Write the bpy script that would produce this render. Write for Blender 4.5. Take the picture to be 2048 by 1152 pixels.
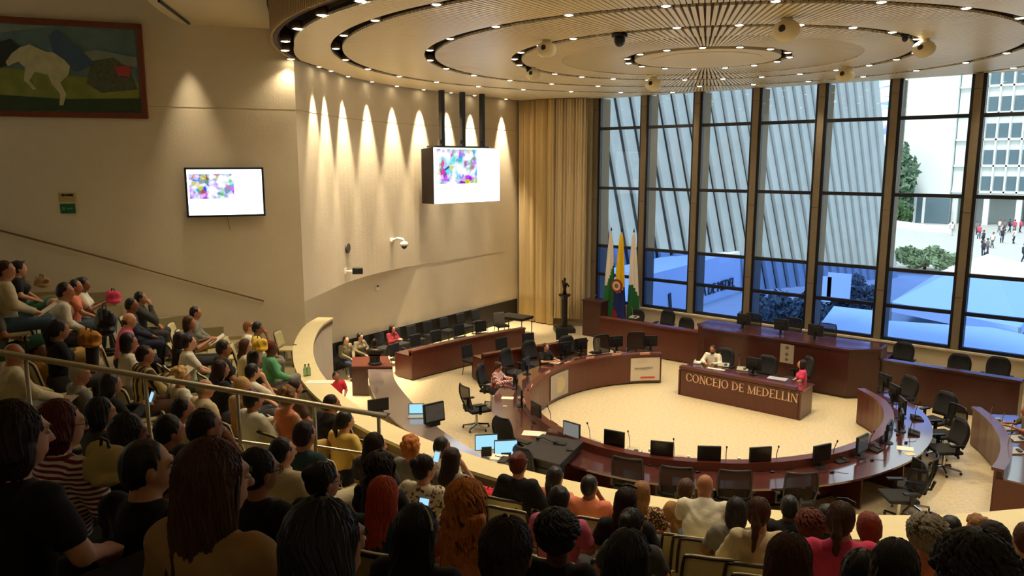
import bpy, bmesh, math, random
import numpy as np
from mathutils import Vector, Matrix
random.seed(7); RNG = np.random.RandomState(7)
PI = math.pi
sc = bpy.context.scene
for o in list(bpy.data.objects): bpy.data.objects.remove(o)
COL = sc.collection
# ------------------------------------------------------------------ camera
FOC, PITCH, ROLL, YAW, CAMZ = 1531.5, .1606, -.0006, -.7060, 6.5
cp, sp, cy_, sy_ = math.cos(PITCH), math.sin(PITCH), math.cos(YAW), math.sin(YAW)
FW = np.array([sy_*cp, cy_*cp, -sp]); r0 = np.array([cy_, -sy_, 0.]); u0 = np.cross(r0, FW)
RT = math.cos(ROLL)*r0 + math.sin(ROLL)*u0; UP = -math.sin(ROLL)*r0 + math.cos(ROLL)*u0
cam = bpy.data.cameras.new('camera'); cam.sensor_width = 36; cam.lens = FOC/2048*36; cam.clip_start = .05; cam.clip_end = 2000
co = bpy.data.objects.new('camera', cam); COL.objects.link(co); sc.camera = co
m = Matrix(((RT[0], UP[0], -FW[0], 0), (RT[1], UP[1], -FW[1], 0), (RT[2], UP[2], -FW[2], CAMZ), (0, 0, 0, 1))); co.matrix_world = m
def ray(x, y): return FW + RT*(x-1024)/FOC - UP*(y-576)/FOC
O3 = np.array([0, 0, CAMZ])
def at(x, y, z): d = ray(x, y); return d*((z-CAMZ)/d[2]) + O3       # photo point -> place on a level z
def aty(x, y, Y): d = ray(x, y); return d*(Y/d[1]) + O3
def atx(x, y, X): d = ray(x, y); return d*(X/d[0]) + O3
def atd(x, y, D): d = ray(x, y); return d*(D/math.hypot(d[0], d[1])) + O3
# ------------------------------------------------------------------ view, world, big lights
sc.view_settings.view_transform = 'Standard'; sc.view_settings.look = 'None'; sc.view_settings.gamma = 1
sc.view_settings.use_curve_mapping = False; sc.view_settings.exposure = 0.25
SPOT_W = 86; WALLSPOT_W = 1500
w = bpy.data.worlds.new('world'); sc.world = w; w.use_nodes = True
nt = w.node_tree; bg = nt.nodes['Background']
bg.inputs[0].default_value = (.80, .92, 1.0, 1); bg.inputs[1].default_value = 1.7
sun = bpy.data.lights.new('sun', 'SUN'); sun.energy = 2.4; sun.angle = .3; sun.color = (1, .97, .92)
so = bpy.data.objects.new('sun', sun); COL.objects.link(so); so.rotation_euler = (math.radians(35), math.radians(10), math.radians(-20))
WARM = (1.0, .83, .585)
# ------------------------------------------------------------------ materials
def lin(c):
    return tuple((v/255/12.92 if v/255 <= .04045 else ((v/255+.055)/1.055)**2.4) for v in c[:3]) + (1,)
MATS = {}
def mat(name, rgb, rough=.6, metal=0, noise=0, scale=8, bump=0, bscale=60, emit=0, spec=None, coat=0):
    if name in MATS: return MATS[name]
    m = bpy.data.materials.new(name); MATS[name] = m; m.use_nodes = True; nt = m.node_tree; b = nt.nodes['Principled BSDF']
    b.inputs['Base Color'].default_value = lin(rgb); b.inputs['Roughness'].default_value = rough; b.inputs['Metallic'].default_value = metal
    if spec is not None: b.inputs['Specular IOR Level'].default_value = spec
    if coat: b.inputs['Coat Weight'].default_value = coat; b.inputs['Coat Roughness'].default_value = .1; b.inputs['Coat IOR'].default_value = 1.5 if coat < .5 else 1.9
    tc = None
    if noise or bump:
        tc = nt.nodes.new('ShaderNodeTexCoord')
    if noise:
        n = nt.nodes.new('ShaderNodeTexNoise'); n.inputs['Scale'].default_value = scale; n.inputs['Detail'].default_value = 4
        nt.links.new(tc.outputs['Object'], n.inputs['Vector'])
        mx = nt.nodes.new('ShaderNodeMixRGB'); l = lin(rgb)
        mx.inputs[1].default_value = tuple(min(1, v*(1-noise)) for v in l[:3])+(1,); mx.inputs[2].default_value = tuple(min(1, v*(1+noise)) for v in l[:3])+(1,)
        nt.links.new(n.outputs['Fac'], mx.inputs[0]); nt.links.new(mx.outputs[0], b.inputs['Base Color'])
    if bump:
        n2 = nt.nodes.new('ShaderNodeTexNoise'); n2.inputs['Scale'].default_value = bscale
        nt.links.new(tc.outputs['Object'], n2.inputs['Vector'])
        bp = nt.nodes.new('ShaderNodeBump'); bp.inputs['Strength'].default_value = bump; bp.inputs['Distance'].default_value = .02
        nt.links.new(n2.outputs['Fac'], bp.inputs['Height']); nt.links.new(bp.outputs[0], b.inputs['Normal'])
    if emit:
        b.inputs['Emission Color'].default_value = lin(rgb); b.inputs['Emission Strength'].default_value = emit
    return m
def wood(name, rgb, rough=.3, sx=1.0):
    if name in MATS: return MATS[name]
    m = mat(name, rgb, rough, coat=.25); nt = m.node_tree; b = nt.nodes['Principled BSDF']
    tc = nt.nodes.new('ShaderNodeTexCoord'); mp = nt.nodes.new('ShaderNodeMapping'); mp.inputs['Scale'].default_value = (9*sx, 9*sx, .7)
    n = nt.nodes.new('ShaderNodeTexNoise'); n.inputs['Scale'].default_value = 3; n.inputs['Detail'].default_value = 6
    cr = nt.nodes.new('ShaderNodeMixRGB'); l = lin(rgb)
    cr.inputs[1].default_value = tuple(v*.7 for v in l[:3])+(1,); cr.inputs[2].default_value = tuple(min(1, v*1.35) for v in l[:3])+(1,)
    nt.links.new(tc.outputs['Object'], mp.inputs[0]); nt.links.new(mp.outputs[0], n.inputs['Vector'])
    nt.links.new(n.outputs['Fac'], cr.inputs[0]); nt.links.new(cr.outputs[0], b.inputs['Base Color'])
    return m
def pattern(name, c1, c2, kind, s=30):
    if name in MATS: return MATS[name]
    m = mat(name, c1, .85); nt = m.node_tree; b = nt.nodes['Principled BSDF']; tc = nt.nodes.new('ShaderNodeTexCoord')
    mx = nt.nodes.new('ShaderNodeMixRGB'); mx.inputs[1].default_value = lin(c1); mx.inputs[2].default_value = lin(c2)
    cr = nt.nodes.new('ShaderNodeValToRGB'); cr.color_ramp.interpolation = 'CONSTANT'
    if kind in ('stripes', 'vstripes'):
        t = nt.nodes.new('ShaderNodeTexWave'); t.bands_direction = 'Z' if kind == 'stripes' else 'X'; t.inputs['Scale'].default_value = s; t.inputs['Distortion'].default_value = .6
        cr.color_ramp.elements[1].position = .5; out = t.outputs['Fac']
    elif kind == 'spots':
        t = nt.nodes.new('ShaderNodeTexVoronoi'); t.inputs['Scale'].default_value = s; cr.color_ramp.elements[1].position = .42; out = t.outputs['Distance']
    elif kind == 'plaid':
        t = nt.nodes.new('ShaderNodeTexWave'); t.bands_direction = 'Z'; t.inputs['Scale'].default_value = s
        t2 = nt.nodes.new('ShaderNodeTexWave'); t2.bands_direction = 'X'; t2.inputs['Scale'].default_value = s
        nt.links.new(tc.outputs['Object'], t2.inputs['Vector'])
        a = nt.nodes.new('ShaderNodeMath'); a.operation = 'MAXIMUM'; nt.links.new(t.outputs['Fac'], a.inputs[0]); nt.links.new(t2.outputs['Fac'], a.inputs[1])
        cr.color_ramp.elements[1].position = .75; out = a.outputs[0]
    else:
        t = nt.nodes.new('ShaderNodeTexNoise'); t.inputs['Scale'].default_value = s; cr.color_ramp.elements[1].position = .56; out = t.outputs['Fac']
    nt.links.new(tc.outputs['Object'], t.inputs['Vector'])
    nt.links.new(out, cr.inputs[0]); nt.links.new(cr.outputs[0], mx.inputs[0]); nt.links.new(mx.outputs[0], b.inputs['Base Color'])
    return m
def emis(name, rgb, s):
    if name in MATS: return MATS[name]
    m = bpy.data.materials.new(name); MATS[name] = m; m.use_nodes = True; nt = m.node_tree; nt.nodes.remove(nt.nodes['Principled BSDF'])
    e = nt.nodes.new('ShaderNodeEmission'); e.inputs[0].default_value = lin(rgb); e.inputs[1].default_value = s
    nt.links.new(e.outputs[0], nt.nodes['Material Output'].inputs[0]); return m
def collage(name, s, dens, strength):
    m = emis(name, (255, 255, 255), strength); nt = m.node_tree; e = [n for n in nt.nodes if n.type == 'EMISSION'][0]
    tc = nt.nodes.new('ShaderNodeTexCoord'); v = nt.nodes.new('ShaderNodeTexVoronoi'); v.inputs['Scale'].default_value = s
    n = nt.nodes.new('ShaderNodeTexNoise'); n.inputs['Scale'].default_value = s*.45; cr = nt.nodes.new('ShaderNodeValToRGB')
    cr.color_ramp.elements[0].position = dens-.06; cr.color_ramp.elements[1].position = dens+.12
    hs = nt.nodes.new('ShaderNodeMixRGB'); hs.blend_type = 'MULTIPLY'; hs.inputs[0].default_value = 1; hs.inputs[2].default_value = (.45, .42, .85, 1)
    mx = nt.nodes.new('ShaderNodeMixRGB'); mx.inputs[1].default_value = (.8, .9, 1, 1)
    nt.links.new(tc.outputs['Object'], v.inputs['Vector']); nt.links.new(tc.outputs['Object'], n.inputs['Vector'])
    nt.links.new(n.outputs['Fac'], cr.inputs[0]); nt.links.new(cr.outputs[0], mx.inputs[0]); nt.links.new(v.outputs['Color'], hs.inputs[1])
    nt.links.new(hs.outputs[0], mx.inputs[2]); nt.links.new(mx.outputs[0], e.inputs[0]); return m
def glassm(name, rgb, refl=.06):
    if name in MATS: return MATS[name]
    m = bpy.data.materials.new(name); MATS[name] = m; m.use_nodes = True; nt = m.node_tree; nt.nodes.remove(nt.nodes['Principled BSDF'])
    t = nt.nodes.new('ShaderNodeBsdfTransparent'); t.inputs[0].default_value = lin(rgb); g = nt.nodes.new('ShaderNodeBsdfGlossy'); g.inputs['Roughness'].default_value = .02
    fr = nt.nodes.new('ShaderNodeFresnel'); fr.inputs[0].default_value = 1.25
    mx = nt.nodes.new('ShaderNodeMixShader'); nt.links.new(fr.outputs[0], mx.inputs[0]); nt.links.new(t.outputs[0], mx.inputs[1]); nt.links.new(g.outputs[0], mx.inputs[2])
    nt.links.new(mx.outputs[0], nt.nodes['Material Output'].inputs[0]); return m
M_WALL = mat('plaster', (216, 202, 174), .8, noise=.04, scale=3, bump=.15, bscale=25)
M_FLOOR = mat('terrazzo', (214, 196, 156), .38, noise=.3, scale=14, bump=.02)
M_TIER = mat('tier_carpet', (150, 138, 100), .8, noise=.08)
M_BLACKP = mat('black_panel', (26, 23, 20), .55)
M_MARBLE = mat('marble', (228, 212, 162), .3, noise=.08, scale=4)
M_FASCIA = mat('fascia', (120, 96, 62), .6)
M_CEIL = mat('slat_white', (236, 222, 188), .36)
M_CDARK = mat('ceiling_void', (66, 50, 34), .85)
M_CPLAIN = mat('ceiling_plain', (206, 190, 150), .7)
M_CONC = mat('concrete', (132, 118, 96), .85, noise=.15, scale=5)
M_CONCO = mat('concrete_outside', (150, 160, 168), .9, noise=.12, scale=1.2)
M_FRAME = mat('black_frame', (18, 20, 24), .45)
M_GLASS = glassm('clear_glass', (246, 250, 252)); M_BLUE = glassm('blue_tinted_glass', (176, 203, 252))
M_WOOD = wood('mahogany', (88, 38, 24), .34); M_WOODD = wood('dark_mahogany', (64, 27, 20), .32)
M_TOP = mat('desk_top', (84, 44, 40), .2, coat=1); M_TOPSHEEN = mat('desk_top_sheen', (124, 108, 100), .25, coat=.8)  # outer table top: the window's reflection is mixed in as grey
M_CURT = mat('curtain', (206, 182, 132), .9, bump=.1); M_BLACK = mat('black_plastic', (20, 20, 21), .42); M_DGREY = mat('dark_fabric', (34, 33, 33), .9)
M_MESH = mat('mesh_fabric', (52, 48, 42), .9); M_STEEL = mat('steel', (196, 184, 156), .34, .6); M_CHROME = mat('chrome', (200, 200, 200), .15, 1)
M_CREAM = mat('cream_shell', (205, 192, 142), .55, noise=.04); M_EDGE = mat('dark_edge', (44, 28, 18), .5)
M_WHITE = mat('white_plastic', (232, 228, 214), .4); M_PAPER = mat('paper', (240, 234, 214), .8); M_BRONZE = mat('bronze', (48, 38, 28), .35, .7)
M_LAMP = emis('lamp_glow', (255, 236, 200), 22)
M_SCRW = emis('screen_white', (236, 246, 255), 2.6); M_SCRB = emis('screen_blue', (150, 205, 235), 1.1); M_SCRD = mat('screen_dark', (14, 15, 17), .18)
# ------------------------------------------------------------------ mesh helpers
class MB:
    def __init__(s): s.v = []; s.f = []; s.m = []
    def add(s, vs, fs, mi=0):
        o = len(s.v); s.v += [tuple(float(c) for c in v) for v in vs]; s.f += [tuple(i+o for i in f) for f in fs]; s.m += [mi]*len(fs); return s
    def hexa(s, p, mi=0): return s.add(p, [(0, 3, 2, 1), (4, 5, 6, 7), (0, 1, 5, 4), (1, 2, 6, 5), (2, 3, 7, 6), (3, 0, 4, 7)], mi)
    def box(s, c, d, rz=0, mi=0, rx=0, ry=0):
        R = Matrix.Rotation(rz, 3, 'Z') @ Matrix.Rotation(rx, 3, 'X') @ Matrix.Rotation(ry, 3, 'Y'); P = []
        for z in (-.5, .5):
            for x, y in ((-.5, -.5), (.5, -.5), (.5, .5), (-.5, .5)):
                P.append(Vector(c) + R @ Vector((x*d[0], y*d[1], z*d[2])))
        return s.hexa(P, mi)
    def tube(s, pts, r, n=8, mi=0, cap=True):
        pts = [Vector(p) for p in pts]; rr = r if isinstance(r, (list, tuple)) else [r]*len(pts); rings = []
        for i, p in enumerate(pts):
            t = (pts[min(i+1, len(pts)-1)] - pts[max(i-1, 0)]).normalized()
            a = t.cross(Vector((0, 0, 1)))
            if a.length < .05: a = t.cross(Vector((0, 1, 0)))
            a.normalize(); b = t.cross(a)
            rings.append([p + (a*math.cos(2*PI*k/n) + b*math.sin(2*PI*k/n))*rr[i] for k in range(n)])
        vs = [v for q in rings for v in q]; fs = []
        for i in range(len(pts)-1):
            for k in range(n): fs.append((i*n+k, i*n+(k+1) % n, (i+1)*n+(k+1) % n, (i+1)*n+k))
        if cap: fs += [tuple(range(n-1, -1, -1)), tuple((len(pts)-1)*n+k for k in range(n))]
        return s.add(vs, fs, mi)
    def lathe(s, prof, c=(0, 0, 0), n=20, mi=0, R=None):
        vs = []; fs = []
        for r, z in prof:
            for k in range(n):
                p = Vector((r*math.cos(2*PI*k/n), r*math.sin(2*PI*k/n), z)); p = (R @ p if R else p) + Vector(c); vs.append(p)
        for i in range(len(prof)-1):
            for k in range(n): fs.append((i*n+k, i*n+(k+1) % n, (i+1)*n+(k+1) % n, (i+1)*n+k))
        if prof[0][0] > 1e-4: fs.append(tuple(range(n-1, -1, -1)))
        if prof[-1][0] > 1e-4: fs.append(tuple((len(prof)-1)*n+k for k in range(n)))
        return s.add(vs, fs, mi)
    def ell(s, c, r, n=14, mi=0, R=None):
        vs = []; fs = []; h = n//2
        for i in range(1, h):
            a = PI*i/h
            for k in range(n):
                p = Vector((r[0]*math.sin(a)*math.cos(2*PI*k/n), r[1]*math.sin(a)*math.sin(2*PI*k/n), r[2]*math.cos(a))); vs.append((R @ p if R else p)+Vector(c))
        t = len(vs)
        for z in (r[2], -r[2]):
            p = Vector((0, 0, z)); vs.append((R @ p if R else p)+Vector(c))
        for i in range(h-2):
            for k in range(n): fs.append((i*n+k, (i+1)*n+k, (i+1)*n+(k+1) % n, i*n+(k+1) % n))
        for k in range(n): fs.append((t, k, (k+1) % n)); fs.append((t+1, (h-2)*n+(k+1) % n, (h-2)*n+k))
        return s.add(vs, fs, mi)
    def sweep(s, path, sec, mi=0, closed=True, outn=None):
        """sec: (offset outwards, z) loop swept along a plan path; outn = outward unit normals"""
        path = [np.array(p[:2], float) for p in path]; n = len(sec); vs = []
        for i, p in enumerate(path):
            if outn is None:
                t = path[min(i+1, len(path)-1)] - path[max(i-1, 0)]; t /= np.linalg.norm(t); no = np.array([t[1], -t[0]])
            else: no = outn[i]
            for d, z in sec: q = p+no*d; vs.append((q[0], q[1], z))
        fs = [(i*n+k, (i+1)*n+k, (i+1)*n+(k+1) % n, i*n+(k+1) % n) for i in range(len(path)-1) for k in range(n)]
        fs += [tuple(range(n)), tuple((len(path)-1)*n+k for k in range(n-1, -1, -1))]
        return s.add(vs, fs, mi)
    def build(s, name, mats, parent=None, smooth=False, fix=True):
        me = bpy.data.meshes.new(name); me.from_pydata(s.v, [], s.f)
        mats = mats if isinstance(mats, (list, tuple)) else [mats]
        for q in mats: me.materials.append(q)
        if len(mats) > 1: me.polygons.foreach_set('material_index', s.m)
        if fix:
            bm = bmesh.new(); bm.from_mesh(me); bmesh.ops.recalc_face_normals(bm, faces=bm.faces); bm.to_mesh(me); bm.free()
        if smooth: me.polygons.foreach_set('use_smooth', [True]*len(me.polygons))
        me.update(); o = bpy.data.objects.new(name, me); COL.objects.link(o)
        if parent: o.parent = parent
        return o
def tag(o, label, cat, group=None, kind=None):
    if label: o['label'] = label
    if cat: o['category'] = cat
    if group: o['group'] = group
    if kind: o['kind'] = kind
    return o
def struct(o, label=None): 
    o['kind'] = 'structure'
    if label: o['label'] = label
    return o
def empty(name, loc, rz, label, cat, group=None):
    o = bpy.data.objects.new(name, None); o.empty_display_size = .1; COL.objects.link(o); o.location = loc; o.rotation_euler = (0, 0, rz)
    return tag(o, label, cat, group)
def dup(root, loc, rz, label=None, group=None):
    r = root.copy(); COL.objects.link(r); r.location = loc; r.rotation_euler = (0, 0, rz)
    if label: r['label'] = label
    if group: r['group'] = group
    for ch in list(root.children):
        c = ch.copy(); COL.objects.link(c); c.parent = r
        for g in ch.children:
            d = g.copy(); COL.objects.link(d); d.parent = c
    return r
def bev(o, wdt=.008, seg=2):
    b = o.modifiers.new('bevel', 'BEVEL'); b.width = wdt; b.segments = seg; b.limit_method = 'ANGLE'; return o
def crv(pts, n):
    """smooth polyline through pts (Catmull-Rom)"""
    P = [np.array(p, float) for p in pts]; P = [2*P[0]-P[1]]+P+[2*P[-1]-P[-2]]; out = []
    for i in range(1, len(P)-2):
        for k in range(n):
            t = k/n; a, b, c, d = P[i-1], P[i], P[i+1], P[i+2]
            out.append(.5*((2*b)+(-a+c)*t+(2*a-5*b+4*c-d)*t*t+(-a+3*b-3*c+d)*t**3))
    out.append(P[-2]); return out
C = np.array([-8.24, 16.7]); CC = np.array([-8.94, 17.8]); D = 25.5; ZC = 9.02
def pol(th, r, c=C): return np.array([c[0]+r*math.cos(math.radians(th)), c[1]+r*math.sin(math.radians(th))])
# left wall line
WA = np.array([-19.91, 5.88]); WB = np.array([-16.85, 11.43]); WN = np.array([-.87611, .48210]); WC = 20.27
def lw(x, y): d = ray(x, y); return d*(WC/(d[:2] @ WN)) + O3
FA = np.array([-19.72, 14.9]); FB = np.array([-20.48, 24.3]); FN = np.array([-(FB-FA)[1], (FB-FA)[0]]); FN = -FN/np.linalg.norm(FN); FC = FN @ FA
def fw_(x, y, off=0): d = ray(x, y); return d*((FC+off)/(d[:2] @ FN)) + O3
# ================================================================== SHELL
# floor of the chamber
mb = MB(); mb.box((-5, 14, -.1), (34, 28, .2)); struct(mb.build('floor', M_FLOOR), 'cream terrazzo floor of the chamber')
# left wall: flat part beside the audience, then the curved wall, with the recess below it
curve = crv([WB, (-17.6, 12.60), (-18.60, 14.12), (-19.33, 15.7), (-19.80, 17.2), (-19.97, 18.2)], 6)
Wm = WA - (WB-WA)*1.7
mb = MB(); mb.sweep([Wm, WA, WB], [(0, 0), (-.3, 0), (-.3, 11.2), (0, 11.2)]); struct(mb.build('wall_left', M_WALL), 'long flat plaster wall beside the audience')
mb = MB(); mb.sweep(curve+[FB, FB+np.array((-.08, 1.2))], [(0, 2.97), (-.25, 2.97), (-.25, 11.2), (0, 11.2)]); struct(mb.build('wall_left_curved', M_WALL), 'curved plaster wall under the ceiling spotlights')
mb = MB(); back = [np.array((-19.3, 10.2)), np.array((-19.45, 12)), FA, FB, FB+np.array((-.08, 1.2))]
mb.sweep(back[:3]+[np.array((-19.985, 18.3))], [(0, 0), (-.25, 0), (-.25, 3.6), (0, 3.6)]); mb.sweep([np.array((-19.985, 18.3))]+back[3:], [(0, 0), (-.25, 0), (-.25, 2.97), (0, 2.97)]); struct(mb.build('wall_left_recess', M_WALL), 'lower recessed plaster wall behind the dark chairs')
mb = MB(); bp = [np.array((-19.42, 12)), FA, FB]; mb.sweep(bp, [(.05, .0), (-.0, .0), (-.0, .9), (.05, .9)]); struct(mb.build('baseboard_left', M_BLACKP), 'tall black base panel along the lower wall')
# hairline joint of the wall panels (real groove strips)
mb = MB(); mb.sweep([WA-(WB-WA)*.2, WB], [(.004, 7.835), (0, 7.835), (0, 7.85), (.004, 7.85)]); mb.sweep(curve+[FB], [(.004, 7.835), (0, 7.835), (0, 7.85), (.004, 7.85)])
struct(mb.build('trim_1', mat('joint', (176, 156, 120), .9)))
# rear and right enclosure
mb = MB(); mb.box((9, 12, 5.5), (.3, 34, 11.4)); struct(mb.build('wall_right', M_WALL))
mb = MB(); mb.box((-6, -5.2, 5.5), (31, .3, 11.4)); struct(mb.build('wall_rear', M_WALL))
mb = MB(); mb.box((-24.9, 0, 5.5), (.3, 12, 11.4)); mb.box((-5, -5, 0), (.1, .1, .1)); struct(mb.build('wall_left_rear', M_WALL))
mb = MB(); mb.box((-6, 11, 11.05), (34, 34, .2)); struct(mb.build('ceiling_high', M_CPLAIN))
# window wall: low plaster wall, sill, piers, windows
mb = MB(); mb.box((-5.9, D+.12, .5), (30, .3, 1.0)); struct(mb.build('wall_back', M_WALL), 'low plaster wall below the windows')
mb = MB(); mb.box((-5.4, D-.06, 1.0), (24.2, .14, .05)); struct(mb.build('trim_2', M_WALL))
mb = MB(); mb.box((-5.9, D+.3, 10.1), (30, .5, 2.1)); struct(mb.build('wall_back_head', M_CPLAIN))
mb = MB(); mb.box((-19.05, D+.1, 5.0), (3.0, .3, 8.1)); struct(mb.build('wall_back_left', M_WALL), 'wall behind the curtains')
px = [-15.244+2.1675*(i-1) for i in range(12)]
TZ = [1.03, 2.117, 3.264, 5.56, 7.857, 9.02]
for i, x in enumerate(px):
    mb = MB(); mb.box((x, D+.42, 5.0), (.20, .9, 8.05))
    for z in (2.6, 5.1, 8.6): mb.box((x, D-.033, z), (.202, .008, .012), mi=1)
    struct(mb.build('trim_%d' % (i+3), [M_CONC, M_CDARK]), 'concrete pier between the tall windows')
    if i < len(px)-1:
        x0, x1 = x+.10, px[i+1]-.10; W = empty('window_%d' % (i+1), ((x0+x1)/2, D, 1.0), 0, None, None); struct(W)
        wd = x1-x0; mb = MB()
        for sx in (-1, 1): mb.box((sx*(wd/2-.045), .12, 4.0), (.09, .16, 8.04))
        for k, z in enumerate(TZ[:-1]): mb.box((0, .12, z-1.0+(.0 if k else .03)), (wd-.18, .14, .11))
        mb.build('window_frame', M_FRAME, W)
        for k in range(5):
            z0, z1 = TZ[k]-1+.055, TZ[k+1]-1-.055
            if k == 4: z1 = TZ[5]-1
            g = MB(); g.box((0, .12, (z0+z1)/2), (wd-.17, .012, z1-z0+.01)); g.build('pane', M_BLUE if k < 2 else M_GLASS, W)
# ------------------------------------------------------------------ parapet and tiers
PIN = [(648, 648), (625, 680), (628, 720), (660, 765), (720, 812), (800, 850), (900, 895), (1050, 945), (1200, 980), (1400, 1005), (1600, 1020), (1800, 1022), (2048, 1022)]
POUT = [(618, 648), (590, 690), (582, 715), (610, 760), (700, 815), (800, 880), (900, 925), (1000, 962), (1200, 1015), (1300, 1030), (1700, 1065), (1900, 1080), (2048, 1080)]
ZP = 2.6
def polar(pts, z):
    X = np.array([at(*q, z)[:2] for q in pts])-C; t = np.degrees(np.arctan2(X[:, 1], X[:, 0])); r = np.hypot(*X.T); i = np.argsort(t); return t[i], r[i]
ti, ri = polar(PIN, ZP); to, ro = polar(POUT, ZP)
def smoothp(t, r):
    T = np.arange(-152, 62, 2.); p = np.polyfit(t, r, 4); R_ = np.polyval(p, np.clip(T, t[0], t[-1])); return T, R_
Ti, Ri = smoothp(ti, ri); To, Ro = smoothp(to, ro); Ro = np.maximum(Ro, Ri+.42)
def rin(th): return float(np.interp(th, Ti, Ri))
def rout(th): return float(np.interp(th, To, Ro))
def clipw(th, r):
    d = np.array([math.cos(math.radians(th)), math.sin(math.radians(th))]); k = WN @ d
    if k > .05: r = min(r, (WC - WN @ C)/k + .1)
    return r
TH = [t for t in np.arange(-147.5, 40, 2.5)]
def band(name, r0f, r1f, z0, z1, m, ths=TH, mi=0, **kw):
    mb = MB(); vs = []; 
    for t in ths:
        a, b = clipw(t, r0f(t)), clipw(t, r1f(t)); b = max(b, a+.001)
        pa, pb = pol(t, a), pol(t, b)
        za = z0(t) if callable(z0) else z0; zb = z1(t) if callable(z1) else z1; vs += [(pa[0], pa[1], za), (pb[0], pb[1], za), (pb[0], pb[1], zb), (pa[0], pa[1], zb)]
    n = len(ths); fs = [(i*4+k, (i+1)*4+k, (i+1)*4+(k+1) % 4, i*4+(k+1) % 4) for i in range(n-1) for k in range(4)] + [(0, 1, 2, 3), tuple((n-1)*4+k for k in (3, 2, 1, 0))]
    mb.add(vs, fs); return mb.build(name, m, **kw)
struct(band('wall_parapet', lambda t: rin(t)+.06, lambda t: rin(t)+.2, 0, ZP-.14, M_WALL), 'pale curved wall carrying the marble counter')
o = band('parapet_counter', rin, rout, ZP-.05, ZP, M_MARBLE); tag(o, 'long curved cream marble counter in front of the first audience row', 'counter')
band('counter_fascia', lambda t: rin(t)+.03, lambda t: rout(t)-.02, ZP-.17, ZP-.05, M_FASCIA, parent=o)['label'] = 'brown edge under the marble'
NR = 9; S0, DS, DZ, Z0 = .62, .9, .347, 1.93
def zrow(k, th=-90):
    t = min(1, max(0, (-112-th)/26)); return Z0+DZ*k-.52*t*t*(3-2*t)
for k in range(NR):
    s0 = (-.2 if k == 0 else S0+DS*k-.62); s1 = S0+DS*k+.30 + (0 if k < NR-1 else 5)
    struct(band('floor_tier', lambda t, s0=s0: (rin(t)+.2 if k == 0 else rout(t)+s0), lambda t, s1=s1: rout(t)+s1, lambda t, k=k: zrow(k, t)-.5, lambda t, k=k: zrow(k, t), M_TIER))
# stepped skirting along the left wall
mb = MB()
for k in range(NR):
    t0 = None
    for s in (S0+DS*k-.62, S0+DS*k+.28):
        best = min(np.arange(-165, -100, .25), key=lambda t: abs((WC - WN @ C)/max(1e-3, WN @ np.array([math.cos(math.radians(t)), math.sin(math.radians(t))])) - (rout(t)+s)))
        p = pol(best, rout(best)+s); t0 = (t0, p) if t0 is not None else p
    if isinstance(t0, tuple):
        a, b = t0; c = (a+b)/2; L = np.linalg.norm(a-b); mb.box((c[0]-WN[0]*-.0-.0, c[1], zrow(k, -143)+.02), (L, .05, .12), rz=math.atan2(b[1]-a[1], b[0]-a[0]))
struct(mb.build('baseboard_stairs', mat('skirting', (178, 154, 106), .7)))
# ------------------------------------------------------------------ ceiling discs with radial slats
def clipr(th, r, zc=ZC):
    d = np.array([math.cos(math.radians(th)), math.sin(math.radians(th))])
    if d[1] > .01: r = min(r, (D-.04-CC[1])/d[1])
    return r
WP = curve+[FB, FB+np.array((-.08, 1.2))]; WP = [np.array(q) for q in ([Wm, WA]+list(WP))]
def wallr(th, gap):
    d = np.array([math.cos(math.radians(th)), math.sin(math.radians(th))]); best = 99
    for a, b in zip(WP[:-1], WP[1:]):
        M_ = np.array([[d[0], -(b-a)[0]], [d[1], -(b-a)[1]]]); 
        if abs(np.linalg.det(M_)) < 1e-6: continue
        t, u = np.linalg.solve(M_, a-CC)
        if t > 0 and -1e-6 <= u <= 1+1e-6: best = min(best, t)
    return best-gap
def plate(name, r0, r1, n, frac, z=ZC, dz=0.0, solid=False, edge=False):
    mb = MB()
    def R1(t):
        r = r1
        if edge:
            tt = t if t <= 180 else t-360
            if tt > 90 or tt < -141: r = min(wallr(tt, .2), 16)
            elif tt < -127: r = min(9.69+.27*(-127-tt)/14, wallr(tt, .2))
        return clipr(t, r)
    N = 180; vs = []; fs = []
    for i in range(N):
        t = i*360/N; a, b = clipr(t, r0), R1(t); b = max(b, a+.002)
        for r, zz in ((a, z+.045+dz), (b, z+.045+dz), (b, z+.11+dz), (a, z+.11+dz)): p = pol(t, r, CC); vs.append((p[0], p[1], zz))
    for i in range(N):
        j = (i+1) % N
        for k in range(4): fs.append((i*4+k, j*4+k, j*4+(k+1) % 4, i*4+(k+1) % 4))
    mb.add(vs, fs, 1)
    for i in range(n):
        t = i*360/n; a, b = clipr(t, r0), R1(t)
        if b-a < .02: continue
        w = 2*PI*((a+b)/2 if solid else (r0+r1)/2)/n*frac/2
        if edge: w = 2*PI*9.2/n*frac/2
        d = np.array([math.cos(math.radians(t)), math.sin(math.radians(t))]); e = np.array([-d[1], d[0]]); pa, pb = CC+d*a, CC+d*b
        wa = w*(.82+.18*a/max(b, .1)); q = []
        for zz in (z+dz, z+.045+dz):
            for p, ww, sg in ((pa, wa, -1), (pb, w, -1), (pb, w, 1), (pa, wa, 1)): q.append((*(p+e*ww*sg), zz))
        mb.hexa(q)
    o = mb.build(name, [M_CEIL, M_CDARK], fix=False); return struct(o)
mb = MB(); mb.lathe([(1.73, ZC+.0), (1.73, ZC+.1)], (CC[0], CC[1], 0), 96); mb.lathe([(1.3, ZC-.012), (1.3, ZC+.0)], (CC[0], CC[1], 0), 96); struct(mb.build('ceiling_disc_centre', mat('ceiling_cream', (222, 208, 172), .5)), 'plain cream disc at the centre of the ceiling')
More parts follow.
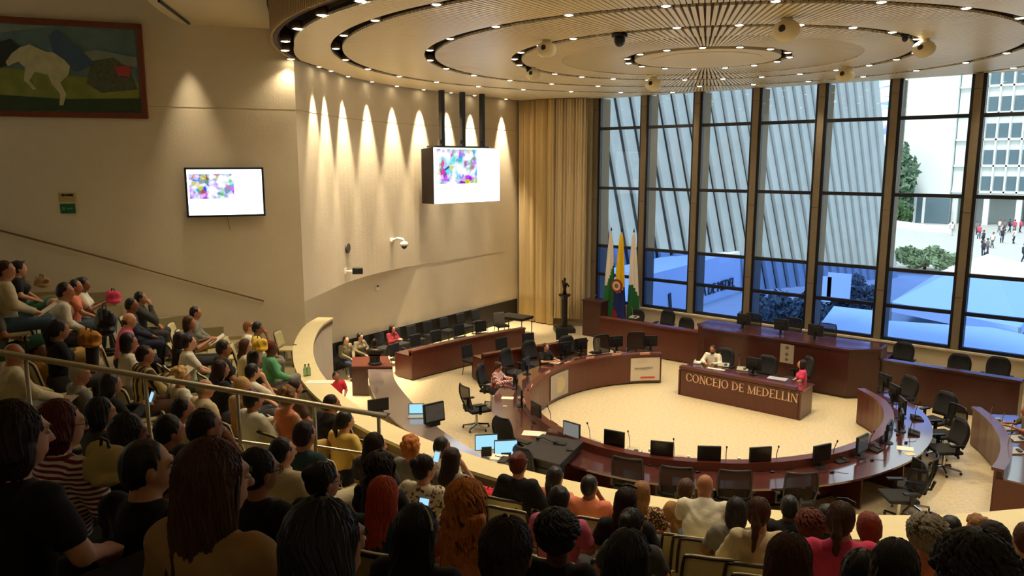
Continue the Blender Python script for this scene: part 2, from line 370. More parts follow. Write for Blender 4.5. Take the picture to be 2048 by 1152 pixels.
plate('ceiling_ring_1', 1.98, 3.52, 200, .60, dz=.02); plate('ceiling_ring_2', 3.52, 4.51, 200, .66); plate('ceiling_ring_3', 4.76, 6.59, 330, .68)
plate('ceiling_ring_4', 6.84, 8.68, 460, .74); plate('ceiling_ring_5', 8.93, 9.69, 560, .84, edge=True)
# dark void above the grooves and the drum of vertical louvres
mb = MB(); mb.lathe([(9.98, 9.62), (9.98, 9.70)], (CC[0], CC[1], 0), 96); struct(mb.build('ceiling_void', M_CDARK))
mb = MB()
for i in range(420):
    t = -160+i*.5
    if t > 20: break
    p = pol(t, 10.14, CC); mb.box((p[0], p[1], 9.62), (.05, .035, 1.14), rz=math.radians(t))
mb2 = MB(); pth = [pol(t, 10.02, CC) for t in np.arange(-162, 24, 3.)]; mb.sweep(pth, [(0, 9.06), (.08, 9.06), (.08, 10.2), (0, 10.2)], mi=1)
struct(mb.build('ceiling_drum', [mat('louvre', (196, 168, 118), .6), M_CDARK]), 'brown louvred drum edge around the ceiling disc')
def annul(name, r0, r1, z0, z1, a0, a1, m):
    mb = MB(); pth = [pol(t, r0, CC) for t in np.arange(a0, a1, 3.)]; mb.sweep(pth, [(0, z0), (r1-r0, z0), (r1-r0, z1), (0, z1)], outn=[np.array([math.cos(math.radians(t)), math.sin(math.radians(t))]) for t in np.arange(a0, a1, 3.)])
    return struct(mb.build(name, m))
annul('ceiling_outer', 10.2, 12.5, 9.75, 9.85, -175, 40, M_CPLAIN)
# ------------------------------------------------------------------ downlights
M_LHOUS = mat('lamp_housing', (120, 100, 70), .5)
def make_light(r=.085, watt=SPOT_W, size=1.15, blend=.9, label='', grp=''):
    t = empty('downlight', (0, 0, 0), 0, label, 'ceiling light', grp)
    mb = MB(); mb.lathe([(r*.9, .0), (r*1.15, -.005), (r*1.15, .05), (r, .14), (r*.5, .16)], (0, 0, 0), 14); mb.build('housing', M_LHOUS, t, smooth=True)
    g = MB(); g.lathe([(0.0, -.012), (r*.6, -.010), (r*.88, 0)], (0, 0, 0), 12); g.build('lens', M_LAMP, t)
    return t
def add_spot(par, loc, watt, size, blend, rot=(0, 0, 0), col=WARM):
    l = bpy.data.lights.new('lamp', 'SPOT'); l.energy = watt; l.spot_size = size; l.spot_blend = blend; l.color = col; l.shadow_soft_size = .05
    o = bpy.data.objects.new('lamp', l); COL.objects.link(o); o.location = loc; o.rotation_euler = rot; o.parent = par; return o
LP = {}
rings = [('innermost', 1.94, [i*24+6 for i in range(15)], 7), ('second', 4.68, [i*13.8 for i in range(26)], 3), ('third', 6.76, [i*14.4+3 for i in range(25)], 2), ('fourth', 8.82, [i*12.+4 for i in range(30)], 2)]
for nm, R_, angs, ev in rings:
    first = None
    for j, t in enumerate(angs):
        p = pol(t, R_, CC)
        if p[1] > D-.3 or p[0] < -20.2 or p[0] > 8.5: continue
        tt = t if t <= 180 else t-360
        if first is None:
            first = make_light(label='small round downlight glowing in the %s circular groove of the slatted ceiling' % nm, grp='downlights in the %s ceiling groove' % nm); first.location = (p[0], p[1], ZC); o = first
        else: o = dup(first, (p[0], p[1], ZC), 0)
        LP[(nm, j)] = (o, ev)
for (nm, j), (o, ev) in LP.items():
    if j % ev == 0: add_spot(o, (0, 0, -.03), SPOT_W*ev, 1.75, .8)
# outermost groove: traced positions along the drum and the wall
out_px = [(721, 5), (644, 33), (595, 60), (571, 85), (570, 103), (582, 120), (602, 134)]
first = None
pts = [at(*q, ZC)[:2] for q in out_px]
pts += [CC+(np.array([math.cos(math.radians(t)), math.sin(math.radians(t))]))*9.83 for t in (-88, -79, -70, -61, -52, -43, -34, -25)]
for j, p in enumerate(pts):
    if first is None: first = make_light(label='round downlight glowing in the outermost groove beside the louvred drum edge', grp='downlights along the drum edge', r=.1); first.location = (*p, ZC+.02); o = first
    else: o = dup(first, (*p, ZC+.02), 0)
    if j not in (3, 4, 5, 6): add_spot(o, (0, 0, -.03), SPOT_W*1.2, 1.7, .8, rot=(math.radians(-14)*math.sin(math.atan2(p[1]-CC[1], p[0]-CC[0]))*-1, math.radians(14)*math.cos(math.atan2(p[1]-CC[1], p[0]-CC[0]))*-1, 0))
wx = [(623, 154), (647, 160), (683, 168), (732, 180), (783, 188), (838, 195), (893, 200), (940, 205), (1003, 211)]
first = None
for j, (x, y) in enumerate(wx):
    best = None
    for a, b in zip(WP[:-1], WP[1:]):
        d = ray(x, y)[:2]; M_ = np.array([[d[0], -(b-a)[0]], [d[1], -(b-a)[1]]]); t, u = np.linalg.solve(M_, a)
        if t > 0 and 0 <= u <= 1: best = a+(b-a)*u; dirv = (b-a)/np.linalg.norm(b-a); break
    if best is None: continue
    n = np.array([dirv[1], -dirv[0]]); n = n if n @ (CC-best) > 0 else -n
    p = best+n*.22
    if first is None: first = make_light(label='small downlight grazing the curved plaster wall with a cone of light', grp='wall washing downlights above the curved wall', r=.07); first.location = (*p, ZC-.01); o = first
    else: o = dup(first, (*p, ZC-.01), 0)
    add_spot(o, (0, 0, -.02), WALLSPOT_W, .62, .7)
first = None
for j, (x, y) in enumerate([(328, 16), (371, 44)]):
    p = at(x, y, 9.78)
    tl = make_light(label=('upper' if j == 0 else 'lower')+' of the two downlights at the ceiling edge beside the painting', grp='downlights beside the painting', r=.08); tl.location = tuple(p)
    add_spot(tl, (.22, -.12, -.03), 1100 if j else 150, .7, 1.0)
mb = MB(); c0, c1 = at(318, 2, 9.70), at(378, 47, 9.70)
tk = tag(None or MB().tube([c0, c1], .03).build('light_track', M_FRAME), 'dark lighting track running along the ceiling edge above the wall', 'track')
# added lamps that lift the light on the audience rows
for x, y, w_ in ((-11.5, 6, 120), (-15.5, 6.5, 120), (-6.5, 6.8, 170), (-1.5, 7, 330), (2.2, 8.6, 330)):
    t = make_light(label='added downlight brightening the audience rows from above, out toward the aisle', grp='added downlights above the audience', r=.08); t.location = (x, y, 9.74 if math.hypot(x-CC[0], y-CC[1]) < 12.4 else 10.9); add_spot(t, (0, 0, -.03), w_, 1.5, .9)
# ================================================================== FURNITURE OF THE CHAMBER
def ang(p, c=C): return math.atan2(p[1]-c[1], p[0]-c[0])
TAB = .76
inn_t = np.array([-180, -165, -150, -134, -120, -104, -89, -75, -63, -50, -35, -16, 3, 20, 35, 51, 132, 142, 154, 168, 180.])
inn_r = np.array([4.12, 4.08, 4.10, 4.15, 4.18, 4.26, 4.33, 4.32, 4.25, 4.18, 4.10, 4.04, 4.07, 4.14, 4.22, 4.16, 4.18, 4.20, 4.20, 4.16, 4.12])
out_r = inn_r + np.array([.9, .92, .93, .93, .9, .9, .9, .9, .88, .88, .84, .82, .86, .9, .95, .95, .88, .88, .88, .9, .9])
def desk(name, label, ths, rf, depth, top=.93, tab=TAB, c=C, wood_m=None, top_m=None, ledge=.16, legs=True):
    """curved council desk: front panel to the centre, raised ledge, work surface outside"""
    T = empty(name, (0, 0, 0), 0, label, 'desk')
    no = [np.array([math.cos(math.radians(t)), math.sin(math.radians(t))]) for t in ths]; P = [c+n*rf(t) for n, t in zip(no, ths)]
    wm = wood_m or M_WOOD
    def sw(nm, sec, m, a=0, b=None):
        mb = MB(); mb.sweep(P[a:b], sec, outn=no[a:b]); return mb.build(nm, m, T)
    sw('front_panel', [(0, .04), (.04, .04), (.04, top-.06), (0, top-.06)], wm)
    sw('ledge', [(-.045, top-.06), (ledge, top-.06), (ledge, top), (-.045, top)], wm)
    sw('riser', [(ledge-.03, tab), (ledge, tab), (ledge, top-.06), (ledge-.03, top-.06)], wm)
    sw('work_surface', [(ledge, tab-.04), (depth, tab-.04), (depth, tab), (ledge, tab)], top_m or M_TOP)
    sw('kick_plate', [(.03, 0), (.06, 0), (.06, .05), (.03, .05)], M_BLACK)
    for k, i in enumerate((0, len(P)-1)):
        n = no[i]; t = np.array([-n[1], n[0]])*(1 if k == 0 else -1)*.02; a = P[i]+n*.0+t; b = P[i]+n*depth+t; mb = MB(); mid = (a+b)/2
        mb.box((mid[0], mid[1], (tab-.04)/2+.02), (depth, .04, tab-.06), rz=math.atan2(n[1], n[0])); mb.build('end_panel', wm, T)
    # modesty dividers under the work surface
    for i in range(4, len(P)-3, 5):
        n = no[i]; mid = P[i]+n*(depth*.45); mb = MB(); mb.box((mid[0], mid[1], .37), (depth*.75, .03, .68), rz=math.atan2(n[1], n[0])); mb.build('support_panel', M_WOODD, T)
    return T
th_ring = list(np.arange(131.8, 411.1, 3.45))
rf = lambda t: float(np.interp(((t+180) % 360)-180, inn_t, inn_r))
RING = desk('ring_desk', 'large ring-shaped reddish brown council desk open toward the windows', th_ring, rf, .93, .93)
# three outer curved desks
def circ3(pts):
    X = np.array(pts); A = np.c_[2*X, np.ones(len(X))]; s = np.linalg.lstsq(A, (X**2).sum(1), rcond=None)[0]; return s[:2], math.sqrt(s[2]+s[0]**2+s[1]**2)
def arc_desk(name, label, pix, z, depth, ext=0, n=12, **kw):
    X = [at(*q, z)[:2] for q in pix]; c, R_ = circ3(X); a = [math.degrees(ang(q, c)) % 360 for q in X]
    a0, a1 = min(a), max(a); T = desk(name, label, list(np.linspace(a0, a1+ext, n)), lambda t: R_, depth, top=z, c=c, **kw); return T, c, R_
DA, cA, rA = arc_desk('curved_desk', 'long curved reddish brown desk nearest the black wall panel', [(824, 702), (926, 679), (1050, 655)], .93, .80)
DB, cB, rB = arc_desk('curved_desk', 'curved reddish brown desk between the ring desk and the wall desk', [(968.5, 708.5), (1072, 692), (1175, 679)], .93, .62)
X = [at(*q, .93)[:2] for q in [(1947, 813), (1991, 855), (2008, 896), (1988, 935)]]; cR, rR = circ3(X)
aR = [math.degrees(ang(q, cR)) for q in X]; DR = desk('curved_desk', 'curved reddish brown desk at the right edge of the chamber', list(np.linspace(min(aR), max(aR), 10)), lambda t: rR, .95, c=cR)
# outer table, window reflection coloured grey into its glossy top, with wooden end block (press desk)
oi = [(785, 733), (790, 760), (820, 800), (870, 850), (935, 893), (1000, 925)]; oo = [(735, 733), (740, 770), (760, 810), (800, 850), (865, 893), (930, 925)]
Tp = empty('press_table', (0, 0, 0), 0, 'curved outer table with window reflection coloured grey into its glossy top beside the marble counter', 'table')
pi_ = crv([at(*q, .78)[:2] for q in oi], 5); po_ = crv([at(*q, .78)[:2] for q in oo], 5); mb = MB()
vs = []; 
for a, b in zip(pi_, po_): vs += [(*a, .74), (*b, .74), (*b, .78), (*a, .78)]
nn = len(pi_); mb.add(vs, [(i*4+k, (i+1)*4+k, (i+1)*4+(k+1) % 4, i*4+(k+1) % 4) for i in range(nn-1) for k in range(4)]+[(0, 1, 2, 3), ((nn-1)*4+3, (nn-1)*4+2, (nn-1)*4+1, (nn-1)*4)])
mb.build('table_top', M_TOPSHEEN, Tp)
mb = MB(); vs = []
for a, b in zip(pi_, po_):
    d = (b-a)/np.linalg.norm(b-a); q = a+d*.06; q2 = a+d*.1; vs += [(*q, .0), (*q2, .0), (*q2, .74), (*q, .74)]
mb.add(vs, [(i*4+k, (i+1)*4+k, (i+1)*4+(k+1) % 4, i*4+(k+1) % 4) for i in range(nn-1) for k in range(4)]); mb.build('front_panel', M_WOODD, Tp)
p = at(735, 722, .8); q = at(772, 722, .8)
mb = MB(); a0 = at(705, 714, .86)[:2]; a1 = at(785, 733, .86)[:2]; a2 = at(703, 733, .86)[:2]; a3 = at(775, 712, .86)[:2]
mb.hexa([(*a2, .80), (*a1, .80), (*a3, .80), (*a0, .80), (*a2, .86), (*a1, .86), (*a3, .86), (*a0, .86)]); mb.build('end_top', M_WOOD, Tp)
mb = MB(); mb.hexa([(*(a2*.97+a0*.03), 0), (*(a2*.6+a1*.4), 0), (*(a0*.6+a3*.4), 0), (*a0, 0), (*a2, .8), (*(a2*.6+a1*.4), .8), (*(a0*.6+a3*.4), .8), (*a0, .8)]); mb.build('end_cabinet', M_WOODD, Tp)
# bust on the end of the press table
bp_ = at(750, 728, .86); Bt = empty('bust', tuple(bp_), .6, 'dark bronze bust standing on the wooden end of the outer table', 'sculpture')
mb = MB(); mb.lathe([(.19, 0), (.19, .04), (.15, .08), (.15, .22), (.2, .26)], n=12); mb.build('pedestal', M_BLACK, Bt)
mb = MB(); mb.ell((0, 0, .36), (.26, .15, .13)); mb.tube([(0, 0, .4), (0, .01, .54)], [.08, .06]); mb.ell((0, .01, .63), (.08, .1, .12)); mb.tube([(0, .1, .64), (0, .125, .61)], .014); mb.build('figure', M_BRONZE, Bt, smooth=True)
# dais at the windows
def box_desk(name, label, x0, x1, y0, y1, z, tab, extra=None, wm=M_WOODD):
    T = empty(name, ((x0+x1)/2, y0, 0), 0, label, 'desk'); w_ = x1-x0; d = y1-y0
    def bb(nm, c, s, m): b = MB(); b.box(c, s); o = b.build(nm, m, T); bev(o, .006); return o
    bb('front_panel', (0, .03, z/2-.02), (w_, .05, z-.1), wm); bb('kick_plate', (0, .06, .04), (w_, .04, .08), M_CDARK)
    bb('ledge', (0, .08, z-.03), (w_+.06, .26, .06), wm); bb('work_surface', (0, d/2+.1, tab-.02), (w_, d-.2, .04), M_TOP)
    for s in (-1, 1): bb('end_panel', (s*(w_/2-.02), d/2, tab/2), (.04, d-.08, tab), wm)
    return T
DL = box_desk('dais_desk', 'lower left wing of the dark wooden dais desk in front of the flags', -14.95, -11.05, 22.38, 23.2, 1.13, 1.0, wm=M_WOOD)
DC_ = empty('dais_desk', (-8.6, 21.8, 0), 0, 'tall central block of the dark wooden dais desk with angled ends', 'desk')
zt = 1.42; pl = [(-11.15, 22.35), (-10.65, 21.8), (-6.3, 21.8), (-5.65, 22.45)]; plan = [(x+8.6, y-21.8) for x, y in pl]
mb = MB(); mb.sweep(plan, [(0, 0.06), (-.05, .06), (-.05, zt-.06), (0, zt-.06)]); mb.build('front_panel', M_WOODD, DC_)
mb = MB(); mb.sweep(plan, [(.04, zt-.07), (-.2, zt-.07), (-.2, zt), (.04, zt)]); mb.build('ledge', M_WOODD, DC_)
mb = MB(); q = [(-2.5, .55), (-2.0, .12), (2.25, .12), (2.9, .65), (2.9, 1.3), (-2.5, 1.3)]; mb.add([(x, y, zt-.03) for x, y in q]+[(x, y, zt+.005) for x, y in q], [tuple(range(5, -1, -1)), tuple(range(6, 12))]+[(i, (i+1) % 6, 6+(i+1) % 6, 6+i) for i in range(6)]); mb.build('work_surface', M_TOP, DC_)
mb = MB(); mb.box((-2.52, .95, zt/2), (.04, .75, zt-.05)); mb.build('end_panel', M_WOODD, DC_); mb = MB(); mb.box((2.92, .98, zt/2), (.04, .65, zt-.05)); mb.build('end_panel', M_WOODD, DC_)
mb = MB(); mb.box((.2, 2.0, .38), (5.0, 2.6, .76)); mb.build('platform', M_WOODD, DC_)
mb = MB(); mb.sweep([(x+8.6, y-21.8) for x, y in pl], [(-.02, 0), (-.05, 0), (-.05, .06), (-.02, .06)]); mb.build('kick_plate', M_CDARK, DC_)
DRW = box_desk('dais_desk', 'lower right wing of the dark wooden dais desk under the right windows', -5.55, -2.35, 22.42, 23.2, 1.13, 1.0)
# poster on the dais front
o = MB().box((-8.02+0, 21.79, 1.02), (.4, .012, .56)).build('poster', mat('poster_grey', (156, 142, 124), .7)); tag(o, 'grey notice sheet with small emblems taped to the dais front', 'poster')
for z_ in (1.2, 1.0, .85):
    e = MB().lathe([(0, 0), (.05, 0), (.05, .004), (0, .004)], (0, 0, 0), 10, R=Matrix.Rotation(PI/2, 3, 'X')).build('emblem', mat('emblem_dark', (96, 84, 70), .7), o); e.location = (-8.02, 21.782, z_)
# central table
CT = empty('presiding_desk', (-8.34, 19.1, 0), 0, 'rectangular reddish brown desk with raised lettering in the middle of the ring', 'desk')
def bb(T, nm, c, s, m, r=0): b = MB(); b.box(c, s, rz=r); o = b.build(nm, m, T); bev(o, .006); return o
bb(CT, 'front_panel', (0, .04, .38), (3.34, .05, .74), M_WOOD); bb(CT, 'ledge', (-.05, .06, .82), (3.3, .2, .09), M_WOOD); bb(CT, 'work_surface', (0, .5, .76), (3.5, .84, .03), M_TOP)
for s in (-1, 1): bb(CT, 'end_panel', (s*1.71, .42, .38), (.05, .84, .74), M_WOOD)
# serif lettering built from strokes
def glyph(ch, mb, x, h, z, y):
    TK, TN, W = .145*h, .06*h, {'C': .84, 'O': .92, 'N': .86, 'E': .7, 'J': .42, 'D': .86, 'M': 1.02, 'L': .68, 'I': .36, ' ': .42, 'Í': .36}[ch]*h
    def b(x0, x1, z0, z1): mb.box((x+(x0+x1)/2, y, z+(z0+z1)/2), (abs(x1-x0), .02, abs(z1-z0)))
    def diag(x0, z0, x1, z1, t): mb.add([(x+x0-t/2, y-.01, z+z0), (x+x0+t/2, y-.01, z+z0), (x+x1+t/2, y-.01, z+z1), (x+x1-t/2, y-.01, z+z1), (x+x0-t/2, y+.01, z+z0), (x+x0+t/2, y+.01, z+z0), (x+x1+t/2, y+.01, z+z1), (x+x1-t/2, y+.01, z+z1)], [(0, 1, 2, 3), (7, 6, 5, 4), (0, 4, 5, 1), (1, 5, 6, 2), (2, 6, 7, 3), (3, 7, 4, 0)])
    def arc(cx, rx, a0, a1, n=14):
        P = []
        for i in range(n+1):
            a = math.radians(a0+(a1-a0)*i/n); tk = TN+(TK-TN)*abs(math.cos(a)); c, s = math.cos(a), math.sin(a)
            P.append(((cx+rx*c, h/2+h/2*s), (cx+(rx-tk)*c, h/2+(h/2-TN)*s)))
        for (o1, i1), (o2, i2) in zip(P[:-1], P[1:]):
            q = [o1, o2, i2, i1]; mb.add([(x+u, y-.01, z+v) for u, v in q]+[(x+u, y+.01, z+v) for u, v in q], [(0, 1, 2, 3), (7, 6, 5, 4), (0, 4, 5, 1), (1, 5, 6, 2), (2, 6, 7, 3), (3, 7, 4, 0)])
    def serif(xc, zz, w2=.13): b(xc-w2*h, xc+w2*h, zz, zz+(TN*.8 if zz < h/2 else -TN*.8))
    if ch in 'CO': arc(W*.48, W*.46, 35 if ch == 'C' else 0, 325 if ch == 'C' else 360, 20)
    if ch == 'C': b(W*.82, W*.88, h*.66, h*.9); b(W*.82, W*.88, h*.12, h*.28)
    if ch in 'NM':
        l, r = .14*h, W-.14*h; b(l-TN/2, l+TN/2, 0, h); 
        if ch == 'N': b(r-TN/2, r+TN/2, 0, h); diag(l, h, r, 0, TK); serif(l, 0); serif(r, h); serif(l, h, .1)
        else: b(r-TK/2, r+TK/2, 0, h); diag(l, h, W/2, 0, TK); diag(W/2, 0, r, h, TN); serif(l, 0); serif(r, 0, .15); serif(l, h, .1); serif(r, h, .1)
    if ch in 'EDLIÍ':
        l = .18*h; b(l-TK/2, l+TK/2, 0, h); serif(l, 0, .15); serif(l, h, .15)
    if ch == 'E': b(l, W*.9, h-TN, h); b(l, W*.78, h*.5-TN/2, h*.5+TN/2); b(l, W*.92, 0, TN); b(W*.86, W*.92, 0, h*.22); b(W*.84, W*.9, h*.8, h)
    if ch == 'L': b(l, W*.92, 0, TN); b(W*.86, W*.92, 0, h*.24)
    if ch == 'D': arc(l, W*.72, -90, 90, 14)
    if ch == 'J': b(.24*h-TK/2, .24*h+TK/2, 0, h); serif(.24*h, h, .14); b(0.02*h, .2*h, -.1*h, -.03*h); diag(.24*h, 0, .16*h, -.1*h, TK*.8)
    if ch == 'Í': diag(.14*h, h*1.1, .26*h, h*1.3, TN*1.3)
    return W
Mlet = mat('letter_cream', (236, 196, 160), .5); x = -1.50; h = .235
for ch in 'CONCEJO DE MEDELLÍN':
    if ch == ' ': x += .085; continue
    mb = MB(); w_ = glyph(ch, mb, x, h, .455, .005); x += w_*.985
    mb.build('letter', Mlet, CT)
# ------------------------------------------------------------------ monitors, conference units, papers
def make_monitor(lit=None, w_=.44, h_=.34):
    t = empty('monitor', (0, 0, 0), 0, '', 'monitor')       # screen faces +Y
    mb = MB(); mb.box((0, 0, .12+h_/2), (w_, .045, h_)); mb.box((0, -.03, .12+h_/2), (w_*.6, .03, h_*.6)); bev(mb.build('casing', M_BLACK, t), .006)
    mb = MB(); mb.box((0, .0235, .125+h_/2), (w_-.04, .004, h_-.045)); mb.build('screen', lit or M_SCRD, t)
    mb = MB(); mb.box((0, -.05, .13), (.06, .04, .24), rx=.1); mb.build('neck', M_BLACK, t)
    mb = MB(); mb.lathe([(.12, 0), (.12, .012), (.03, .022)], (0, -.02, 0), 16); mb.build('stand', M_BLACK, t, smooth=False)
    return t
MON = make_monitor(); mon_used = [False]
def monitor(px_, py_, z, rz, label, grp, lit=None, loc=None):
    p = tuple(at(px_, py_, z)) if loc is None else loc
    if lit is not None: o = make_monitor(lit); o.location = p; o.rotation_euler = (0, 0, rz)
    elif not mon_used[0]: mon_used[0] = True; o = MON; o.location = p; o.rotation_euler = (0, 0, rz)
    else: o = dup(MON, p, rz)
    o['label'] = label; o['group'] = grp; return o
def face_out(px_, py_, z, tw=0): p = at(px_, py_, z); return ang(p)-PI/2+tw
G = 'monitors on the ring desk'

M_SCRG = emis('screen_grey', (150, 150, 146), .55)
near = [(1143, 887, 'light grey screen, left end of the near row', M_SCRG), (1228, 905, 'second of the near row, left of the silver conference unit', None), (1323, 928, 'third of the near row, above the empty mesh chair', None),
        (1417, 938, 'fourth of the near row, above the bald man', None), (1519, 940, 'fifth of the near row, nearest to the camera', None), (1642, 935, 'sixth of the near row on the blue-lit desk', None), (1722, 915, 'seventh of the near row, before the curve turns up', None)]
for a, b, l, mt in near: monitor(a, b, TAB, face_out(a, b, TAB, .12), 'black ring desk monitor, '+l, G, mt)
left = [(1072, 845, 'beside the papers where the desk turns left'), (1040, 812, 'tilted above the white sheet at the left bend'), (1030, 777, 'in front of the striped-shirt woman'), (1052, 748, 'second in front of the striped-shirt woman'), (1092, 722, 'in front of the man at the far left of the ring')]
for a, b, l in left: monitor(a, b, TAB, face_out(a, b, TAB, .1), 'black ring desk monitor, '+l, G)
far = [(1130, 714, 'backs to the ring, first after the seated man'), (1161, 706, 'back turned to the ring, beside the microphone'), (1232, 701, 'back turned to the ring, in front of two mesh chairs'), (1300, 700, 'back turned to the ring, above the white poster')]
for a, b, l in far: monitor(a, b, .78, face_out(a, b, .78), 'black ring desk monitor, '+l, G)
right = [(1776, 886, 'lower one of the cluster on the right bend'), (1802, 862, 'middle one of the cluster on the right bend'), (1803, 835, 'seen edge-on on the right bend'), (1788, 806, 'fourth up on the right bend, seen edge-on'), (1768, 783, 'at the far tip of the right arm')]
for a, b, l in right: monitor(a, b, TAB, face_out(a, b, TAB, .1), 'black ring desk monitor, '+l, G)
monitor(1507, 748, .79, PI, 'black flat monitor standing on the presiding desk with its back to the ring', 'monitors on the dais and presiding desk').rotation_euler = (0, 0, 0)
for a, b, l in ((1487, 657, 'left one'), (1562, 668, 'middle one'), (1630, 680, 'right one')):
    monitor(a, b, zt, 0, 'small black monitor on the central dais block, '+l+' of three', 'monitors on the dais and presiding desk')
# operator console with two lit screens and black box
cb = [at(*q, 1.0)[:2] for q in [(1030, 902), (1118, 925), (1165, 880), (1085, 866)]]
OC = empty('operator_console', tuple(at(1090, 900, 0)), 0, 'wide black box console standing between the marble counter and the ring desk', 'console'); oc = np.array(OC.location)[:2]
mb = MB(); mb.hexa([(*(q-oc), .80) for q in cb]+[(*(q-oc), .97) for q in cb]); bev(mb.build('body', mat('console_black', (30, 25, 22), .6), OC), .01)
mb = MB(); e_ = (cb[1]-cb[0]); e_ /= np.linalg.norm(e_); mm = (cb[0]+cb[1])/2-oc; mb.box((mm[0], mm[1], .4), (np.linalg.norm(cb[1]-cb[0]), .04, .8), rz=math.atan2(e_[1], e_[0])); mb.build('front_panel', MATS['console_black'], OC)
mb = MB(); mb.hexa([(*((q-oc)*1.03), .97) for q in cb]+[(*((q-oc)*1.03), 1.0) for q in cb]); mb.build('top', mat('console_top', (38, 33, 30), .5), OC)
for i, (x_, y_) in enumerate(((1045, 884), (1120, 888), (1140, 900))):
    mb = MB(); mb.box((0, 0, .012), (.34-.1*i, .14, .024), rz=.3*i); o = mb.build('control_unit', M_BLACK); o.location = tuple(at(x_, y_, 1.0)); tag(o, ['black keyboard lying on the operator console', 'small black control box near the console centre', 'small black remote on the console edge'][i], 'device')
mb = MB(); mb.tube([(-.2, -.02, .03), (-.1, .04, .06), (.1, .0, .05), (.22, .03, .03)], .012); mb.ell((-.2, -.02, .035), (.04, .03, .03)); mb.ell((.22, .03, .035), (.04, .03, .03)); o = mb.build('headset', M_BLACK, smooth=True); o.location = tuple(at(1092, 884, 1.0)); tag(o, 'black headset with shiny ends lying on the operator console', 'headset')
for i, (x_, y_) in enumerate(((973, 912), (1012, 924))):
    p = at(x_, y_, .78); T = empty('monitor', tuple(p), ang(p)-PI/2+.35, ['light blue lit screen, left of the pair rising behind the marble counter', 'light blue lit screen, right of the pair rising behind the marble counter'][i], 'monitor', 'pair of lit operator screens')
    T.rotation_euler = (0, 0, math.atan2(-p[0], p[1])+PI+.12)
    mb = MB(); mb.box((0, 0, .29), (.46, .03, .32)); mb.build('casing', M_BLACK, T); mb = MB(); mb.box((0, .017, .29), (.43, .004, .29)); mb.build('screen', M_SCRB, T); mb = MB(); mb.box((0, -.03, .1), (.2, .1, .2)); mb.build('stand', M_BLACK, T)
# laptop and video monitor on the outer table
p = at(832, 833, .78); L = empty('laptop', tuple(p), math.atan2(-p[0], p[1])+PI-.1, 'open silver laptop with a light blue screen on the outer table', 'laptop')
mb = MB(); mb.box((0, .02, .01), (.36, .25, .018)); mb.build('base', M_STEEL, L); mb = MB(); mb.box((0, -.16, .13), (.36, .012, .25), rx=.2); mb.build('lid', M_BLACK, L); mb = MB(); mb.box((0, -.147, .135), (.33, .008, .21), rx=.2); mb.build('screen', M_SCRB, L)
p = at(868, 851, .78); V = empty('video_monitor', tuple(p), math.atan2(-p[0], p[1])+PI+.55, 'black production monitor with a dim grey picture beside the laptop', 'monitor')
mb = MB(); mb.box((0, 0, .3), (.52, .07, .44), rx=.1); bev(mb.build('casing', M_BLACK, V), .008); mb = MB(); mb.box((0, .04, .31), (.46, .004, .36), rx=.1); mb.build('screen', mat('dim_picture', (58, 54, 48), .3, noise=.9, scale=9, emit=.8), V); mb = MB(); mb.box((0, -.04, .04), (.26, .2, .08)); mb.build('stand', M_BLACK, V)
p = at(757, 812, .9); V = empty('video_monitor', tuple(at(757, 828, .78)), math.atan2(-p[0], p[1])+PI+.3, 'black screen showing its top above the counter, left of the laptop', 'monitor')
mb = MB(); mb.box((0, 0, .22), (.5, .05, .3)); bev(mb.build('casing', M_BLACK, V), .008); mb = MB(); mb.box((0, 0, .04), (.2, .2, .08)); mb.build('stand', M_BLACK, V)
# conference units with gooseneck microphones
def make_unit(silver):
    t = empty('conference_unit', (0, 0, 0), 0, '', 'microphone'); m_ = M_STEEL if silver else M_DGREY
    mb = MB(); mb.add([(-.12, -.09, 0), (.12, -.09, 0), (.12, .09, 0), (-.12, .09, 0), (-.12, -.09, .02), (.12, -.09, .02), (.12, .09, .06), (-.12, .09, .06)], [(0, 3, 2, 1), (4, 5, 6, 7), (0, 1, 5, 4), (1, 2, 6, 5), (2, 3, 7, 6), (3, 0, 4, 7)]); bev(mb.build('base', m_, t), .008)
    mb = MB(); mb.box((.05, -.02, .045), (.06, .08, .012), rx=.22); mb.build('keypad', M_BLACK, t)
    mb = MB(); mb.tube([(-.08, .06, .05), (-.085, .05, .2), (-.09, -.0, .33)], .006, 6); mb.build('gooseneck', M_STEEL if silver else M_BLACK, t)
    mb = MB(); mb.ell((-.09, -.005, .34), (.014, .014, .022), 8); mb.build('capsule', M_BLACK, t, smooth=True)
    return t
U = [make_unit(True), make_unit(False)]; uu = [False, False]
units = [(1183, 888, 0, 'beside the grey lit monitor'), (1266, 905, 0, 'between the second and third near monitors'), (1358, 921, 0, 'right of the third near monitor'), (1464, 937, 1, 'right of the fourth near monitor'), (1566, 935, 1, 'right of the fifth near monitor'), (1680, 922, 1, 'right of the sixth near monitor'), (1750, 900, 1, 'where the desk turns up to the right'),
         (1100, 852, 1, 'at the left bend below the papers'), (1058, 818, 0, 'at the left bend above the papers'), (1828, 868, 1, 'on the blue reflection of the right bend'), (1834, 838, 1, 'higher on the right bend'), (1795, 800, 1, 'near the far tip of the right arm'), (1108, 718, 1, 'beside the man at the far left'), (1190, 706, 1, 'between two turned monitors')]
for a, b, k, l in units:
    p = at(a, b, TAB); rz = ang(p)-PI/2+PI
    if not uu[k]: o = U[k]; uu[k] = True; o.location = tuple(p); o.rotation_euler = (0, 0, rz)
    else: o = dup(U[k], tuple(p), rz)
    o.scale = (1.3, 1.3, 1.25)
    o['label'] = ('silver' if k == 0 else 'dark grey')+' conference unit with gooseneck microphone, '+l; o['group'] = 'conference units on the ring desk'
